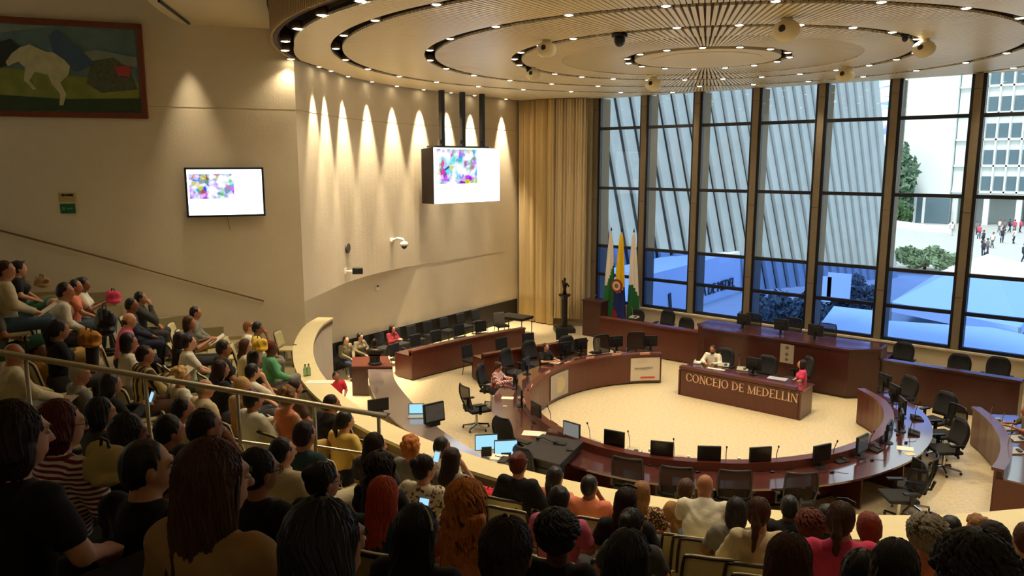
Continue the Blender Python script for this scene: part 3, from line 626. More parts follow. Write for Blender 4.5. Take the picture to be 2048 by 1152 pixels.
for (a, b, l) in ((1447, 732, 'in front of the man in the white shirt'), (1485, 740, 'left of the monitor on the presiding desk')):
    p = at(a, b, .78); o = dup(U[0], tuple(p), .3, 'silver conference microphone on the presiding desk, '+l, 'conference units on the presiding desk')
for (a, b, l) in ((1268, 636, 'on the left dais wing'), (1993, 845, 'upper of those on the right desk'), (2017, 858, 'second on the right desk'), (2035, 880, 'third on the right desk'), (2030, 905, 'lowest on the right desk')):
    z_ = 1.13 if a < 1500 else TAB; p = at(a, b, z_); dup(U[0], tuple(p), .8 if a > 1500 else 0, 'silver conference microphone '+l, 'conference units on outer desks')
for i, (a, b, l) in enumerate([(1212, 909, 'below the second near monitor'), (1300, 931, 'below the third near monitor'), (1395, 945, 'below the fourth near monitor'), (1545, 945, 'right of the fifth near monitor'), (1664, 945, 'right of the sixth near monitor'), (1744, 921, 'right of the seventh near monitor'), (1095, 862, 'beside the console corner'), (1812, 886, 'beside the printed papers'), (1795, 870, 'on the blue right bend')]):
    m_ = MB(); m_.ell((0, 0, .018), (.035, .055, .02), 10); o = m_.build('computer_mouse', M_BLACK, smooth=True); p = at(a, b, TAB); o.location = tuple(p); o.rotation_euler = (0, 0, ang(p)); tag(o, 'black computer mouse on the ring desk, '+l, 'computer mouse', 'mice on the ring desk'); m_ = MB(); m_.tube([(0, .05, .01), (.03, .12, .006), (.1, .17, .006), (.14, .26, .006)], .004, 5); m_.build('cable', M_BLACK, o)
def sheet(px_, py_, z, sx, sy, rz, label, cat='paper', m_=None, h_=.004, grp=None):
    o = MB().box((0, 0, h_/2), (sx, sy, h_)).build('paper_sheet' if cat == 'paper' else cat, m_ or M_PAPER); o.location = tuple(at(px_, py_, z)); o.rotation_euler = (0, 0, rz); return tag(o, label, cat, grp)
sheet(1068, 867, TAB, .5, .3, .5, 'white papers spread on the ring desk near its left bend')
sheet(1015, 796, TAB, .3, .2, .6, 'white sheet with a black folder at the striped-shirt woman')
sheet(1010, 812, TAB, .1, .06, .6, 'small white card on the left part of the ring desk')
sheet(1810, 897, TAB, .32, .24, .3, 'papers with printing on the right bend of the ring desk')
sheet(1820, 908, TAB, .2, .16, .9, 'crumpled cream paper beside the printed papers', m_=mat('cream_paper', (226, 212, 160), .8))
sheet(1110, 725, TAB, .3, .22, .3, 'white paper under the hands of the man at the far left')
sheet(998, 916, ZP, .22, .2, .5, 'open white notebook lying on the marble counter', 'notebook', h_=.015)
o = MB().tube([(-.07, 0, 0), (.07, .02, 0)], .005, 6).build('pen', M_BLACK); o.location = tuple(at(998, 914, ZP+.02)); tag(o, 'black pen lying across the white notebook', 'pen')
sheet(1007, 921, ZP, .1, .22, .4, 'dark folder edge beside the white notebook', 'folder', M_BLACK, .02)
sheet(590, 690, ZP, .08, .02, .3, 'small dark marker on the far marble counter', 'marker', M_BLACK, .012)
sheet(640, 764, ZP, .5, .22, .7, 'flat cream papers on the counter near the bottles')
sheet(762, 831, ZP, .2, .22, .3, 'dark notebook resting at the counter edge by the rail end', 'notebook', M_BLACK, .02)
sheet(1432, 738, .78, .5, .12, .1, 'white documents in front of the man in the white shirt')
sheet(1555, 757, .78, .5, .3, .1, 'grey papers on the right half of the presiding desk', m_=mat('grey_paper', (170, 165, 175), .7))
sheet(1602, 663+6, zt, .4, .16, .1, 'white sheets at the right dais monitor'); sheet(1540, 664, zt, .4, .14, .1, 'white sheets at the middle dais monitor')
for j, (a, b, l) in enumerate([(1048, 806, 'lowest'), (1063, 776, 'second'), (1095, 748, 'third'), (1135, 728, 'fourth'), (1180, 718, 'fifth'), (1233, 711, 'sixth'), (1290, 709, 'last')]):
    p = at(a, b, .94); o = MB().box((0, 0, .035), (.3, .02, .07), rx=-.25).build('name_plate', mat('plate_pink', (196, 150, 130), .5)); o.location = tuple(p); o.rotation_euler = (0, 0, ang(p)+PI/2); tag(o, 'pale name plate on the left ledge of the ring desk, %s counted from the seal' % l, 'name plate', 'name plates on the ring desk')
for j, (a, b) in enumerate([(1212, 886), (1300, 903), (1377, 917), (1478, 921), (1578, 920), (1662, 908)]):
    p = at(a, b, TAB); o = MB().box((0, 0, .03), (.07, .05, .06)).build('socket_box', M_PAPER); o.location = tuple(p); o.rotation_euler = (0, 0, ang(p)); tag(o, 'small white socket box near the ledge, %s from the left' % ['first', 'second', 'third', 'fourth', 'fifth', 'sixth'][j], 'socket', 'socket boxes on the near ring desk')
# poster and seal on the ring desk front
def on_ring(px_, py_):
    X = at(px_, py_, 0); return X
tp = [t for t in (132.5, 137, 141.5, 144.8)]; P = [pol(t, rf(t)-.012) for t in tp]
mb = MB(); mb.sweep(P, [(0, .10), (-.01, .10), (-.01, .80), (0, .80)], outn=[np.array([math.cos(math.radians(t)), math.sin(math.radians(t))]) for t in tp]); o = mb.build('poster', mat('poster_white', (216, 204, 186), .7)); tag(o, 'white hashtag poster on the left end of the ring desk', 'poster')
mb = MB(); P2 = [pol(t, rf(t)-.03) for t in (134.5, 137.5, 140.5)]; mb.sweep(P2, [(0, .17), (-.005, .17), (-.005, .22), (0, .22)], outn=[np.array([math.cos(math.radians(t)), math.sin(math.radians(t))]) for t in (134.5, 137.5, 140.5)]); mb.build('red_bar', mat('red_print', (214, 70, 50), .6), o)
def text(s, size, m_, loc, rot, parent, ext=.003):
    cu = bpy.data.curves.new('lettering', 'FONT'); cu.body = s; cu.size = size; cu.extrude = ext; cu.align_x = 'CENTER'; cu.materials.append(m_)
    t = bpy.data.objects.new('lettering', cu); COL.objects.link(t); t.location = loc; t.rotation_euler = rot; t.parent = parent; return t
pm = pol(138.5, rf(138.5)-.035); text('#MOVilidadmed', .1, mat('print_grey', (110, 104, 100), .7), (pm[0], pm[1], .45), (PI/2, 0, math.radians(138.5)+PI/2+PI-PI), o)
ts = 182; P = [pol(t, rf(t)-.012) for t in np.linspace(177, 190, 5)]
mb = MB(); mb.sweep(P, [(0, .12), (-.01, .12), (-.01, .80), (0, .80)], outn=[np.array([math.cos(math.radians(t)), math.sin(math.radians(t))]) for t in np.linspace(177, 190, 5)]); o = mb.build('clear_panel', mat('acrylic_grey', (170, 160, 146), .15), None); tag(o, 'glossy transparent emblem panel on the inside of the ring desk, at its left bend', 'panel')
pc = pol(183, rf(183)-.03); mb = MB(); mb.lathe([(.2, 0), (.24, 0), (.24, .006), (.2, .006)], (0, 0, 0), 24, R=Matrix.Rotation(PI/2, 3, 'Y')); q = mb.build('seal_ring', M_STEEL, o); q.location = (pc[0], pc[1], .46)
# table things of the presiding desk
ph = empty('desk_phone', tuple(at(1395, 727, .78)), .2, 'cream desk telephone at the left end of the presiding desk', 'telephone'); mb = MB(); mb.box((0, 0, .03), (.2, .2, .05)); bev(mb.build('base', M_WHITE, ph), .01); mb = MB(); mb.tube([(-.08, -.06, .08), (-.08, .06, .08)], .02); mb.build('handset', M_WHITE, ph)
for i, (a, b) in enumerate(((1586, 757), (1600, 760))):
    o = MB().lathe([(.032, 0), (.036, .11), (.034, .11), (.03, .006)], (0, 0, 0), 12).build('drinking_glass', glassm('glass_tumbler', (225, 230, 235)), smooth=True); o.location = tuple(at(a, b, .78)); tag(o, ['clear water glass on the presiding desk, left of the pair', 'clear water glass on the presiding desk, right of the pair'][i], 'glass', 'glasses on the presiding desk')
for i, (a, b) in enumerate(((611, 752), (618, 751))):
    t = empty('water_bottle', tuple(at(a, b, ZP)), 0, ['clear green-tinted water bottle on the counter, left of the pair', 'clear green-tinted water bottle on the counter, right of the pair'][i], 'bottle', 'bottles on the marble counter')
    mb = MB(); mb.lathe([(.033, 0), (.035, .02), (.035, .14), (.014, .19), (.014, .2)], n=12); mb.build('body', glassm('bottle_green', (190, 215, 190)), t, smooth=True); mb = MB(); mb.lathe([(.016, .2), (.016, .225)], n=10); mb.build('cap', mat('cap_dark', (40, 50, 40), .5), t)
# statue on its column, lectern, flags
sp_ = np.array([-17.55, 23.75, 0]); t = empty('column_pedestal', tuple(sp_), 0, 'slim black column with flared base in front of the curtain', 'pedestal')
mb = MB(); mb.lathe([(.55, 0), (.55, .16), (.36, .2)], n=4); mb.build('base', M_BLACK, t); mb = MB(); mb.lathe([(.13, .2), (.12, .3), (.12, 1.3), (.14, 1.36)], n=12); mb.build('shaft', M_BLACK, t, smooth=False); mb = MB(); mb.lathe([(.14, 1.36), (.24, 1.44), (.24, 1.48)], n=12); mb.build('capital', M_BLACK, t)
t = empty('statuette', tuple(sp_+[0, 0, 1.48]), .3, 'small dark bronze figure standing on the black column', 'sculpture'); mb = MB(); mb.tube([(0, 0, 0), (0, 0, .2), (0, 0, .38), (0, 0, .5)], [.09, .06, .1, .05]); mb.ell((0, 0, .58), (.055, .06, .075)); mb.tube([(.09, 0, .44), (.14, .08, .3)], .03); mb.tube([(-.09, 0, .44), (-.12, .1, .52)], .03); mb.build('figure', M_BRONZE, t, smooth=True)
lp = np.array([-16.1, 23.75, 0]); t = empty('lectern', tuple(lp), 0, 'tall dark mahogany lectern standing left of the flags', 'lectern')
bb(t, 'body', (0, 0, .7), (.82, .5, 1.34), M_WOODD, .0); bb(t, 'top', (0, 0, 1.4), (.9, .56, .05), M_WOODD); bb(t, 'plinth', (0, -.0, .02), (.86, .54, .04), M_WHITE)
mb = MB(); mb.tube([(-.15, 0, 1.42), (-.05, -.05, 1.55), (.1, -.08, 1.64)], .01, 6); mb.build('microphone', M_STEEL, t)
def flag(x, y, cols, label, emblem=False, lean=0):
    t = empty('flag', (x, y, 0), 0, label, 'flag', 'flags behind the dais')
    mb = MB(); mb.tube([(0, 0, 0), (0, 0, 3.95)], .022); mb.lathe([(.16, 0), (.16, .05), (.05, .12)], n=14); mb.build('pole', M_STEEL, t, smooth=True)
    mb = MB(); mb.lathe([(.0, 3.95), (.035, 4.0), (.02, 4.06), (.0, 4.14)], n=8); mb.build('finial', M_BLACK, t)
    # draped cloth: narrow at the top, wide folds below
    n, k = 26, 24; vs = []; fs = []; mi = []
    for i in range(n+1):
        v = i/n; z = 3.88-v*3.2; wdt = .05+.20*v**.8; off = lean*v
        for j in range(k+1):
            u = j/k; a = u*2*PI; fold = 1+.28*math.cos(a*5+v*2); vs.append((off+wdt*math.cos(a)*fold*(1), -.03+.16*v**.7*math.sin(a)*fold, z-.25*v*abs(math.sin(a*.5+.6))*(v)))
    for i in range(n):
        for j in range(k):
            fs.append((i*(k+1)+j, i*(k+1)+j+1, (i+1)*(k+1)+j+1, (i+1)*(k+1)+j)); v = (i+.5)/n; u = j/k; e = v + .16*math.sin(u*PI*2+cols[0])
            mi.append(0 if e < cols[2] else (1 if (len(cols[1]) < 3 or (e < cols[3] and not (math.cos(u*2*PI) < -.2 and e > .78))) else 2))
    mb = MB(); mb.add(vs, fs); mb.m = mi; o = mb.build('cloth', [mat('flag_%d_%d_%d' % c, c, .8) for c in cols[1]], t, smooth=True, fix=False)
    if emblem:
        mb = MB(); R_ = Matrix.Rotation(PI/2, 3, 'X'); mb.lathe([(0, 0), (.26, 0), (.26, .01), (0, .01)], (0, -.28, 1.93), 20, R=R_); e = mb.build('emblem', mat('emblem_red', (150, 30, 40), .7), t)
        mb = MB(); mb.lathe([(0, 0), (.18, 0), (.18, .01), (0, .01)], (0, -.292, 1.93), 20, R=R_); mb.build('emblem_centre', mat('emblem_cream', (220, 190, 150), .7), e); mb = MB(); mb.lathe([(0, 0), (.09, 0), (.07, .01), (0, .01)], (0, -.303, 1.93), 8, R=R_); mb.build('emblem_shield', mat('emblem_green', (120, 100, 60), .7), e)
    return t
flag(-16.1, 24.75, (1.2, [(232, 226, 214), (30, 112, 52)], .47), 'white and green flag hanging at the left of the three')
flag(-15.6, 24.7, (.2, [(240, 196, 20), (30, 44, 120), (196, 24, 60)], .55, .93), 'yellow, blue and red flag with a round emblem, in the middle', True)
flag(-15.08, 24.72, (3.6, [(232, 226, 214), (20, 96, 48)], .72), 'mostly white flag with green below, right of the three', lean=.12)
# ------------------------------------------------------------------ chairs
def make_office(mesh_back=True, arms=True):
    t = empty('office_chair', (0, 0, 0), 0, '', 'chair')       # occupant looks to +Y
    mb = MB(); mb.box((0, .02, .46), (.5, .48, .07)); o = mb.build('seat', M_DGREY, t); bev(o, .03, 3)
    n = 9; vs = []; fs = []
    for i in range(n):
        v = i/(n-1); z = .55+.5*v; y = -.24-.06*math.sin(v*PI*.8)-.05*v; wd = .265*((1-.12*abs(2*v-1)**3) if mesh_back else (1-.12*(1-v)**2-.42*v**5))
        for j in range(9):
            u = j/8*2-1; vs.append((u*wd, y+.05*u*u, z))
    for i in range(n-1):
        for j in range(8): fs.append((i*9+j, i*9+j+1, i*9+j+10, i*9+j+9))
    mb = MB(); mb.add(vs, fs); o = mb.build('backrest', M_NET if mesh_back else M_DGREY, t, smooth=True, fix=False); s_ = o.modifiers.new('solid', 'SOLIDIFY'); s_.thickness = .012 if mesh_back else .05
    loop = [vs[i*9] for i in range(n)]+[vs[(n-1)*9+j] for j in range(1, 9)]+[vs[i*9+8] for i in range(n-2, -1, -1)]+[vs[j] for j in range(7, -1, -1)]
    mb = MB(); mb.tube(loop, .017, 6); mb.build('back_frame', M_BLACK, t, smooth=True)
    mb = MB(); mb.tube([(0, -.05, .44), (0, -.26, .46), (0, -.31, .62)], .025); mb.build('back_support', M_BLACK, t)
    if arms:
        for s in (-1, 1):
            mb = MB(); mb.box((s*.31, -.04, .64), (.08, .25, .03)); mb.box((s*.31, -.05, .54), (.035, .06, .18)); mb.box((s*.27, -.05, .45), (.12, .05, .03)); mb.build('armrest', M_BLACK, t)
    mb = MB(); mb.lathe([(.03, .08), (.03, .42)], n=10); mb.build('gas_column', M_CHROME, t)
    for k in range(5):
        a = 2*PI*k/5+.3; mb = MB(); mb.tube([(0, 0, .12), (.3*math.cos(a), .3*math.sin(a), .07)], [.025, .018], 6); b_ = mb.build('base_leg', M_CHROME, t)
        mb = MB(); mb.lathe([(.028, -.012), (.028, .012)], (.3*math.cos(a), .3*math.sin(a), .028), 10, R=Matrix.Rotation(PI/2, 3, 'X')); mb.build('castor', M_BLACK, b_)
    return t
M_NET = glassm('chair_net', (60, 56, 50), 0); 
mx_ = M_NET.node_tree; 
_n = mx_; _d = _n.nodes.new('ShaderNodeBsdfDiffuse'); _d.inputs[0].default_value = lin((46, 42, 38)); _m2 = _n.nodes.new('ShaderNodeMixShader'); _m2.inputs[0].default_value = .62
_t = [q for q in _n.nodes if q.type == 'BSDF_TRANSPARENT'][0]; _t.inputs[0].default_value = (1, 1, 1, 1); _n.links.new(_t.outputs[0], _m2.inputs[1]); _n.links.new(_d.outputs[0], _m2.inputs[2]); _n.links.new(_m2.outputs[0], _n.nodes['Material Output'].inputs[0])
OFF = [make_office(True), make_office(False)]; ou = [False, False]
def office(px_, py_, z, rz, k, label, grp, base=0):
    """px_,py_: photo point of the middle of the backrest top, at height z above its own floor"""
    p = at(px_, py_, base+z); p[2] = base; d = np.array([-math.sin(rz), math.cos(rz)]); p[:2] += d*.3
    if not ou[k]: ou[k] = True; o = OFF[k]; o.location = tuple(p); o.rotation_euler = (0, 0, rz)
    else: o = dup(OFF[k], tuple(p), rz)
    o['label'] = label; o['group'] = grp; o.scale = (1.12, 1.12, 1.1) if base < .6 else (1, 1, 1); return o
def inward(px_, py_, z=1.0, tw=0): return ang(at(px_, py_, z))+PI/2+tw
g = 'swivel chairs around the ring desk'
for a, b, k, tw, l in [(1255, 927, 0, .1, 'black mesh swivel chair, leftmost of the near row, before the third monitor'), (1353, 945, 0, .1, 'black mesh swivel chair beside the bald man, seen over the counter'), (1470, 952, 0, 0, 'black mesh swivel chair seen over the counter, right of the bald man'), (1603, 957, 0, -.1, 'black mesh swivel chair, rightmost of the near row'),
        (1868, 925, 0, .35, 'black swivel chair with grey arms near the counter on the right'), (1838, 938, 0, 1.0, 'black swivel chair half hidden under the right bend'), (1922, 850, 1, .5, 'black swivel chair showing its chrome base on the right'), (1915, 822, 0, .4, 'black swivel chair, third up along the right arm'), (1893, 795, 1, .5, 'black swivel chair turned sideways near the dais'), (1820, 762, 1, .1, 'black swivel chair at the far tip of the right arm'),
        (930, 780, 0, .5, 'black mesh swivel chair pulled far out on the left floor'), (962, 738, 1, 0, 'dark swivel chair of the striped-shirt woman'), (1012, 706, 1, 0, 'dark swivel chair behind the striped-shirt woman'), (1058, 690, 1, 0, 'dark swivel chair left of the man at the ring'), (1133, 680, 1, 0, 'dark high swivel chair right of the man at the ring'), (1203, 678, 0, .2, 'mesh swivel chair behind the turned monitor pair'), (1273, 672, 0, 0, 'mesh swivel chair at the poster end of the ring'),
        (1005, 845, 1, .4, 'dark swivel chair beside the operator screens'), (1046, 905, 1, .0, 'dark swivel chair in front of the black console')]:
    office(a, b, 1.04, inward(a, b, 1.04, tw), k, l, g)
g = 'chairs behind the dais'
for a, b, k, l in [(1508, 628, 0, 'mesh chair behind the left dais monitor'), (1588, 637, 0, 'mesh chair behind the middle dais monitor'), (1656, 648, 0, 'mesh chair behind the right dais monitor')]:
    office(a, b, 1.04, PI, k, 'black '+l, g, base=.76)
for a, b, k, l in [(1275, 625, 1, 'left dais wing, nearest the flags'), (1336, 627, 1, 'left dais wing, beside the first'), (1373, 642, 1, 'left dais wing, next to the tall block'), (1808, 693, 1, 'right dais wing, first after the tall block'), (1920, 717, 1, 'right dais wing, middle'), (1998, 723, 1, 'right dais wing, rightmost')]:
    office(a, b, 1.04, PI, k, 'rounded dark chair behind the '+l, g, base=0)
office(1450, 705, 1.04, PI, 1, 'dark chair of the man in the white shirt', 'chairs at the presiding desk'); office(1535, 720, 1.04, PI, 1, 'empty dark chair behind the presiding desk monitor', 'chairs at the presiding desk'); office(1618, 722, 1.04, PI*.75, 1, 'dark chair of the woman in pink', 'chairs at the presiding desk')
# dark visitor chairs along the base panel
def make_visitor():
    t = empty('visitor_chair', (0, 0, 0), 0, '', 'chair'); mb = MB(); mb.box((0, 0, .45), (.48, .46, .07)); bev(mb.build('seat', M_DGREY, t), .02); mb = MB(); mb.box((0, -.24, .72), (.46, .06, .4), rx=.12); bev(mb.build('backrest', mat('black_fabric', (20, 21, 24), .9), t), .025)
    for sx in (-1, 1):
        for sy in (-1, 1): mb = MB(); mb.tube([(sx*.2, sy*.18, .42), (sx*.23, sy*.22, 0)], .012, 6); mb.build('leg', M_BLACK, t)
    return t
VC = make_visitor(); vu = False
vis = [(668, 'under the left seated man by the wall'), (703, 'under the seated woman in olive'), (735, 'holding dark bags'), (767, 'under the woman in dark red'), (800, 'first empty one right of the dark red woman'), (832, 'second empty one along the wall'), (865, 'third empty one along the wall'), (897, 'fourth empty one along the wall'), (930, 'fifth empty one along the wall'), (960, 'sixth empty one along the wall')]
for a, l in vis:
    p0 = fw_(a, 640, .45); p0[2] = 0; rz = math.atan2((FB-FA)[1], (FB-FA)[0])-PI
    if not vu: o = VC; vu = True; o.location = tuple(p0); o.rotation_euler = (0, 0, rz)
    else: o = dup(VC, tuple(p0), rz)
    o['label'] = 'dark visitor chair against the base panel, '+l; o['group'] = 'visitor chairs along the wall'
g = 'visitor chairs behind the curved desks'
for a, b, l in [(945, 693, 'behind the second curved desk, left'), (1012, 679, 'behind the second curved desk, middle'), (1064, 670, 'behind the second curved desk, right'), (1130, 660, 'in front of the black column')]:
    p = at(a, b, .9); p[2] = 0; dup(VC, tuple(p), inward(a, b, .9), 'dark visitor chair '+l, g)
for i, (a, b) in enumerate(((800, 690), (840, 672), (880, 664), (925, 652), (968, 645))):
    p = at(a, b, .9); p[2] = 0; dup(VC, tuple(p), inward(a, b, .9), 'dark visitor chair behind the long curved desk, %s from the left' % ['first', 'second', 'third', 'fourth', 'fifth'][i], g)
t = empty('side_table', tuple(at(1030, 665, 0)), .1, 'low black table in the corner beside the curtain', 'table'); mb = MB(); mb.box((0, 0, .62), (1.2, .8, .1)); mb.build('table_top', M_BLACK, t)
for sx in (-1, 1):
    for sy in (-1, 1): mb = MB(); mb.tube([(sx*.55, sy*.35, .6), (sx*.55, sy*.35, 0)], .02, 6); mb.build('leg', M_BLACK, t)
p = at(1003, 628, .9); p[2] = 0; o = dup(VC, tuple(p), inward(1003, 628, .9), 'visitor chair with a light grey backrest near the corner table', g)
for ch in o.children:
    if ch.name.startswith('backrest'): me = ch.data.copy(); ch.data = me; me.materials[0] = mat('grey_fabric', (110, 104, 96), .9)
# ------------------------------------------------------------------ curtains
def curtain(name, label, a, b, z0, z1, folds, amp, seed):
    n = folds*8; vs = []; rs = np.random.RandomState(seed); ph_ = rs.rand(folds)*1.2; a, b = np.array(a), np.array(b); d = b-a; L = np.linalg.norm(d); d /= L; no = np.array([d[1], -d[0]])
    zs = np.linspace(z0, z1, 9)
    for zi, z in enumerate(zs):
        for i in range(n+1):
            u = i/n; f = u*folds; am = amp*(.75+.5*math.sin(u*23+seed))*(1+.25*(1-zi/8)*math.sin(i*.37)); s_ = math.sin(2*PI*f+.5*math.sin(f*1.7+zi*.1)); q = a+d*L*(u+.004*math.sin(zi*.7+i))+no*am*(s_+.35*math.sin(4*PI*f+1)); vs.append((q[0], q[1], z))
    fs = [(k*(n+1)+i, k*(n+1)+i+1, (k+1)*(n+1)+i+1, (k+1)*(n+1)+i) for k in range(8) for i in range(n)]
    mb = MB(); mb.add(vs, fs); o = mb.build(name, M_CURT, smooth=True, fix=False); s_ = o.modifiers.new('solid', 'SOLIDIFY'); s_.thickness = .01; return tag(o, label, 'curtain', 'tall curtains in the corner')
curtain('curtain', 'tall flat-hanging golden curtain next to the white wall', (-20.35, 24.35), (-18.55, 24.30), .04, 9.0, 6, .10, 3)
M_CURT = mat('curtain_pale', (226, 208, 170), .9, bump=.1)
curtain('curtain', 'tall tightly gathered cream curtain next to the first window', (-18.75, 24.3), (-17.45, 24.95), .3, 9.0, 13, .075, 5)
# ------------------------------------------------------------------ things on the left wall
def wallbox(c, w_, d, h_, m_, nm, parent=None):   # box on the flat left wall, depth d
    b = MB(); rz = math.atan2((WB-WA)[1], (WB-WA)[0]); cc = np.array(c, float); n3 = np.array([-WN[0], -WN[1]]); q = cc[:2]+n3*d/2
    b.box((q[0], q[1], cc[2]), (w_, d, h_), rz=rz); return b.build(nm, m_, parent)
def wall_th(name, px0, py0, px1, py1, label, cat):
    a, b = lw(px0, py0), lw(px1, py1); return empty(name, (0, 0, 0), 0, label, cat), a, b
rzW = math.atan2((WB-WA)[1], (WB-WA)[0]); dW = (WB-WA)/np.linalg.norm(WB-WA)
# painting
zt_, zb_ = 9.68, 7.55; pR = lw(290, 140)[:2]; PW = 4.3; pc = pR-dW*PW/2
T = empty('painting', (pc[0], pc[1], (zt_+zb_)/2), rzW, 'large dark landscape painting with a rearing white horse in a red-brown frame', 'painting'); hh = zt_-zb_
mb = MB(); mb.box((0, -.03, 0), (PW-.2, .04, hh-.2)); cv = mb.build('canvas', mat('paint_teal', (92, 118, 116), .5, noise=.5, scale=3), T)
for (c_, s_) in (((0, -.05, hh/2-.06), (PW, .1, .13)), ((0, -.05, -hh/2+.06), (PW, .1, .13)), ((PW/2-.06, -.05, 0), (.13, .1, hh)), ((-PW/2+.06, -.05, 0), (.13, .1, hh))):
    mb = MB(); mb.box(c_, s_); bev(mb.build('frame_rail', wood('frame_wood', (112, 52, 26), .35), T), .02)
def blob(pts, m_, y, nm): mb = MB(); n = len(pts); mb.add([(x, y, z) for x, z in pts]+[(x, y+.006, z) for x, z in pts], [tuple(range(n-1, -1, -1)), tuple(range(n, 2*n))]+[(i, (i+1) % n, n+(i+1) % n, n+i) for i in range(n)]); mb.build(nm, m_, cv)
blob([(-2, -.92), (2, -.92), (2, -.25), (1.2, -.18), (.3, -.12), (-.6, -.02), (-2, -.1)], mat('paint_green', (128, 136, 60), .6, noise=.5, scale=3), -.058, 'meadow')
blob([(-2, -.92), (2, -.92), (2, -.6), (.5, -.66), (-2, -.55)], mat('paint_dkgreen', (46, 66, 36), .6, noise=.4, scale=4), -.063, 'foreground')
blob([(.2, .1), (1.0, .22), (2, .1), (2, .32), (1.2, .45), (.3, .28)], mat('paint_cloud', (128, 138, 124), .6, noise=.4, scale=3), -.06, 'cloud'); blob([(-2, .55), (-.8, .7), (.4, .92), (-2, .92)], mat('paint_cloud', (128, 138, 124), .6), -.06, 'cloud')
hx = .22
horse = [(-.55, .42), (-.35, .5), (-.05, .36), (.25, .34), (.42, .15), (.36, -.12), (.18, -.3), (.28, -.55), (.2, -.8), (.12, -.8), (.16, -.55), (.02, -.35), (-.05, -.14), (-.3, -.08), (-.42, -.28), (-.3, -.45), (-.36, -.48), (-.52, -.28), (-.48, -.0), (-.6, .12), (-.8, .02), (-.84, .1), (-.7, .3)]
blob([(hx+x, z) for x, z in horse], mat('paint_horse', (190, 186, 142), .6, noise=.35, scale=6), -.068, 'horse')
blob([(hx+.1, .35), (hx+.05, .7), (hx+.2, .86), (hx+.35, .72), (hx+.9, .15), (hx+.5, -.05), (hx+.3, .2)], mat('paint_cloak', (66, 92, 116), .6), -.072, 'rider')
blob([(hx+-1.0, .5), (hx-.7, .6), (hx-.55, .45), (hx-.7, .1), (hx-1.0, -.05), (hx-1.15, .3)], mat('paint_dark', (40, 50, 44), .6), -.066, 'dark_horse')
blob([(hx+.85, .2), (hx+1.3, .3), (hx+1.6, .05), (hx+1.75, -.4), (hx+1.0, -.5), (hx+.7, -.3)], mat('paint_troop', (84, 88, 68), .6, noise=.7, scale=14), -.066, 'troops'); blob([(hx+1.3, .1), (hx+1.65, .12), (hx+1.6, -.12), (hx+1.35, -.1)], mat('paint_red', (170, 62, 60), .6), -.074, 'red_banner')
# television
a = lw(369, 337); b = lw(530, 429); c_ = (a+b)/2; wT, hT = np.linalg.norm((b-a)[:2])+.02, a[2]-b[2]+.05
T = empty('television', (c_[0], c_[1], c_[2]), rzW, 'flat television with a bright white picture on the left wall', 'television')
mb = MB(); mb.box((0, -.12, 0), (wT, .06, hT)); bev(mb.build('casing', M_BLACK, T), .01); mb = MB(); mb.box((0, -.152, 0), (wT-.1, .004, hT-.1)); scr = mb.build('screen', M_SCRW, T)
mb = MB(); mb.box((-wT*.17, -.157, .12*hT), (wT*.56, .003, hT*.5)); mb.build('picture', collage('collage_tv', 9, .42, 1.4), scr)
mb = MB(); mb.box((0, -.05, 0), (.4, .1, .3)); mb.build('wall_bracket', M_BLACK, T); mb = MB(); mb.tube([(0, -.02, -hT/2+.05), (.05, -.012, -hT/2-.35)], .008, 5); mb.build('cable', mat('cable_beige', (150, 130, 90), .7), T)
# signs
a = lw(120, 408); b = lw(152, 426); T = empty('exit_sign', tuple((a+b)/2), rzW, 'small green emergency sign on the left wall', 'sign'); wS = np.linalg.norm((b-a)[:2]); mb = MB(); mb.box((0, -.01, .0), (wS, .02, .22)); mb.build('panel', mat('sign_green', (20, 92, 44), .5), T); mb = MB(); mb.box((-wS*.28, -.022, 0), (wS*.2, .004, .07)); mb.box((wS*.12, -.022, .0), (wS*.4, .004, .03)); mb.build('marking', mat('sign_mark', (90, 150, 110), .5), T)
a = lw(122, 387); b = lw(146, 402); T = empty('arrow_sign', tuple((a+b)/2), rzW, 'small pale sign with a black arrow pointing left, above the green sign', 'sign'); mb = MB(); mb.box((0, -.01, 0), (.34, .015, .2)); mb.build('panel', mat('sign_pale', (176, 160, 96), .6), T)
mb = MB(); mb.add([(-.13, -.02, .05), (-.06, -.02, .09), (-.06, -.02, .065), (.13, -.02, .08), (.13, -.02, .02), (-.06, -.02, .035), (-.06, -.02, .01)], [(0, 6, 5, 4, 3, 2, 1)]); mb.build('arrow', M_BLACK, T)
# sloping handrail on the wall
T = empty('wall_handrail', tuple(lw(268, 531)), 0, 'thin sloping handrail fixed along the left wall', 'handrail'); base = np.array(T.location); P = [lw(*q)+np.array([-WN[0], -WN[1], 0])*.07-base for q in [(-160, 411), (0, 460), (135, 495), (268, 531), (393, 565), (527, 601)]]
mb = MB(); mb.tube(P, .022, 8); mb.build('rail', mat('rail_brown', (130, 104, 66), .4, .3), T, smooth=True)
for q in P[1:]: mb = MB(); mb.tube([q, q+np.array([WN[0]*.07, WN[1]*.07, -.0])-[0, 0, .04]], .01, 6); mb.build('bracket', M_STEEL, T)
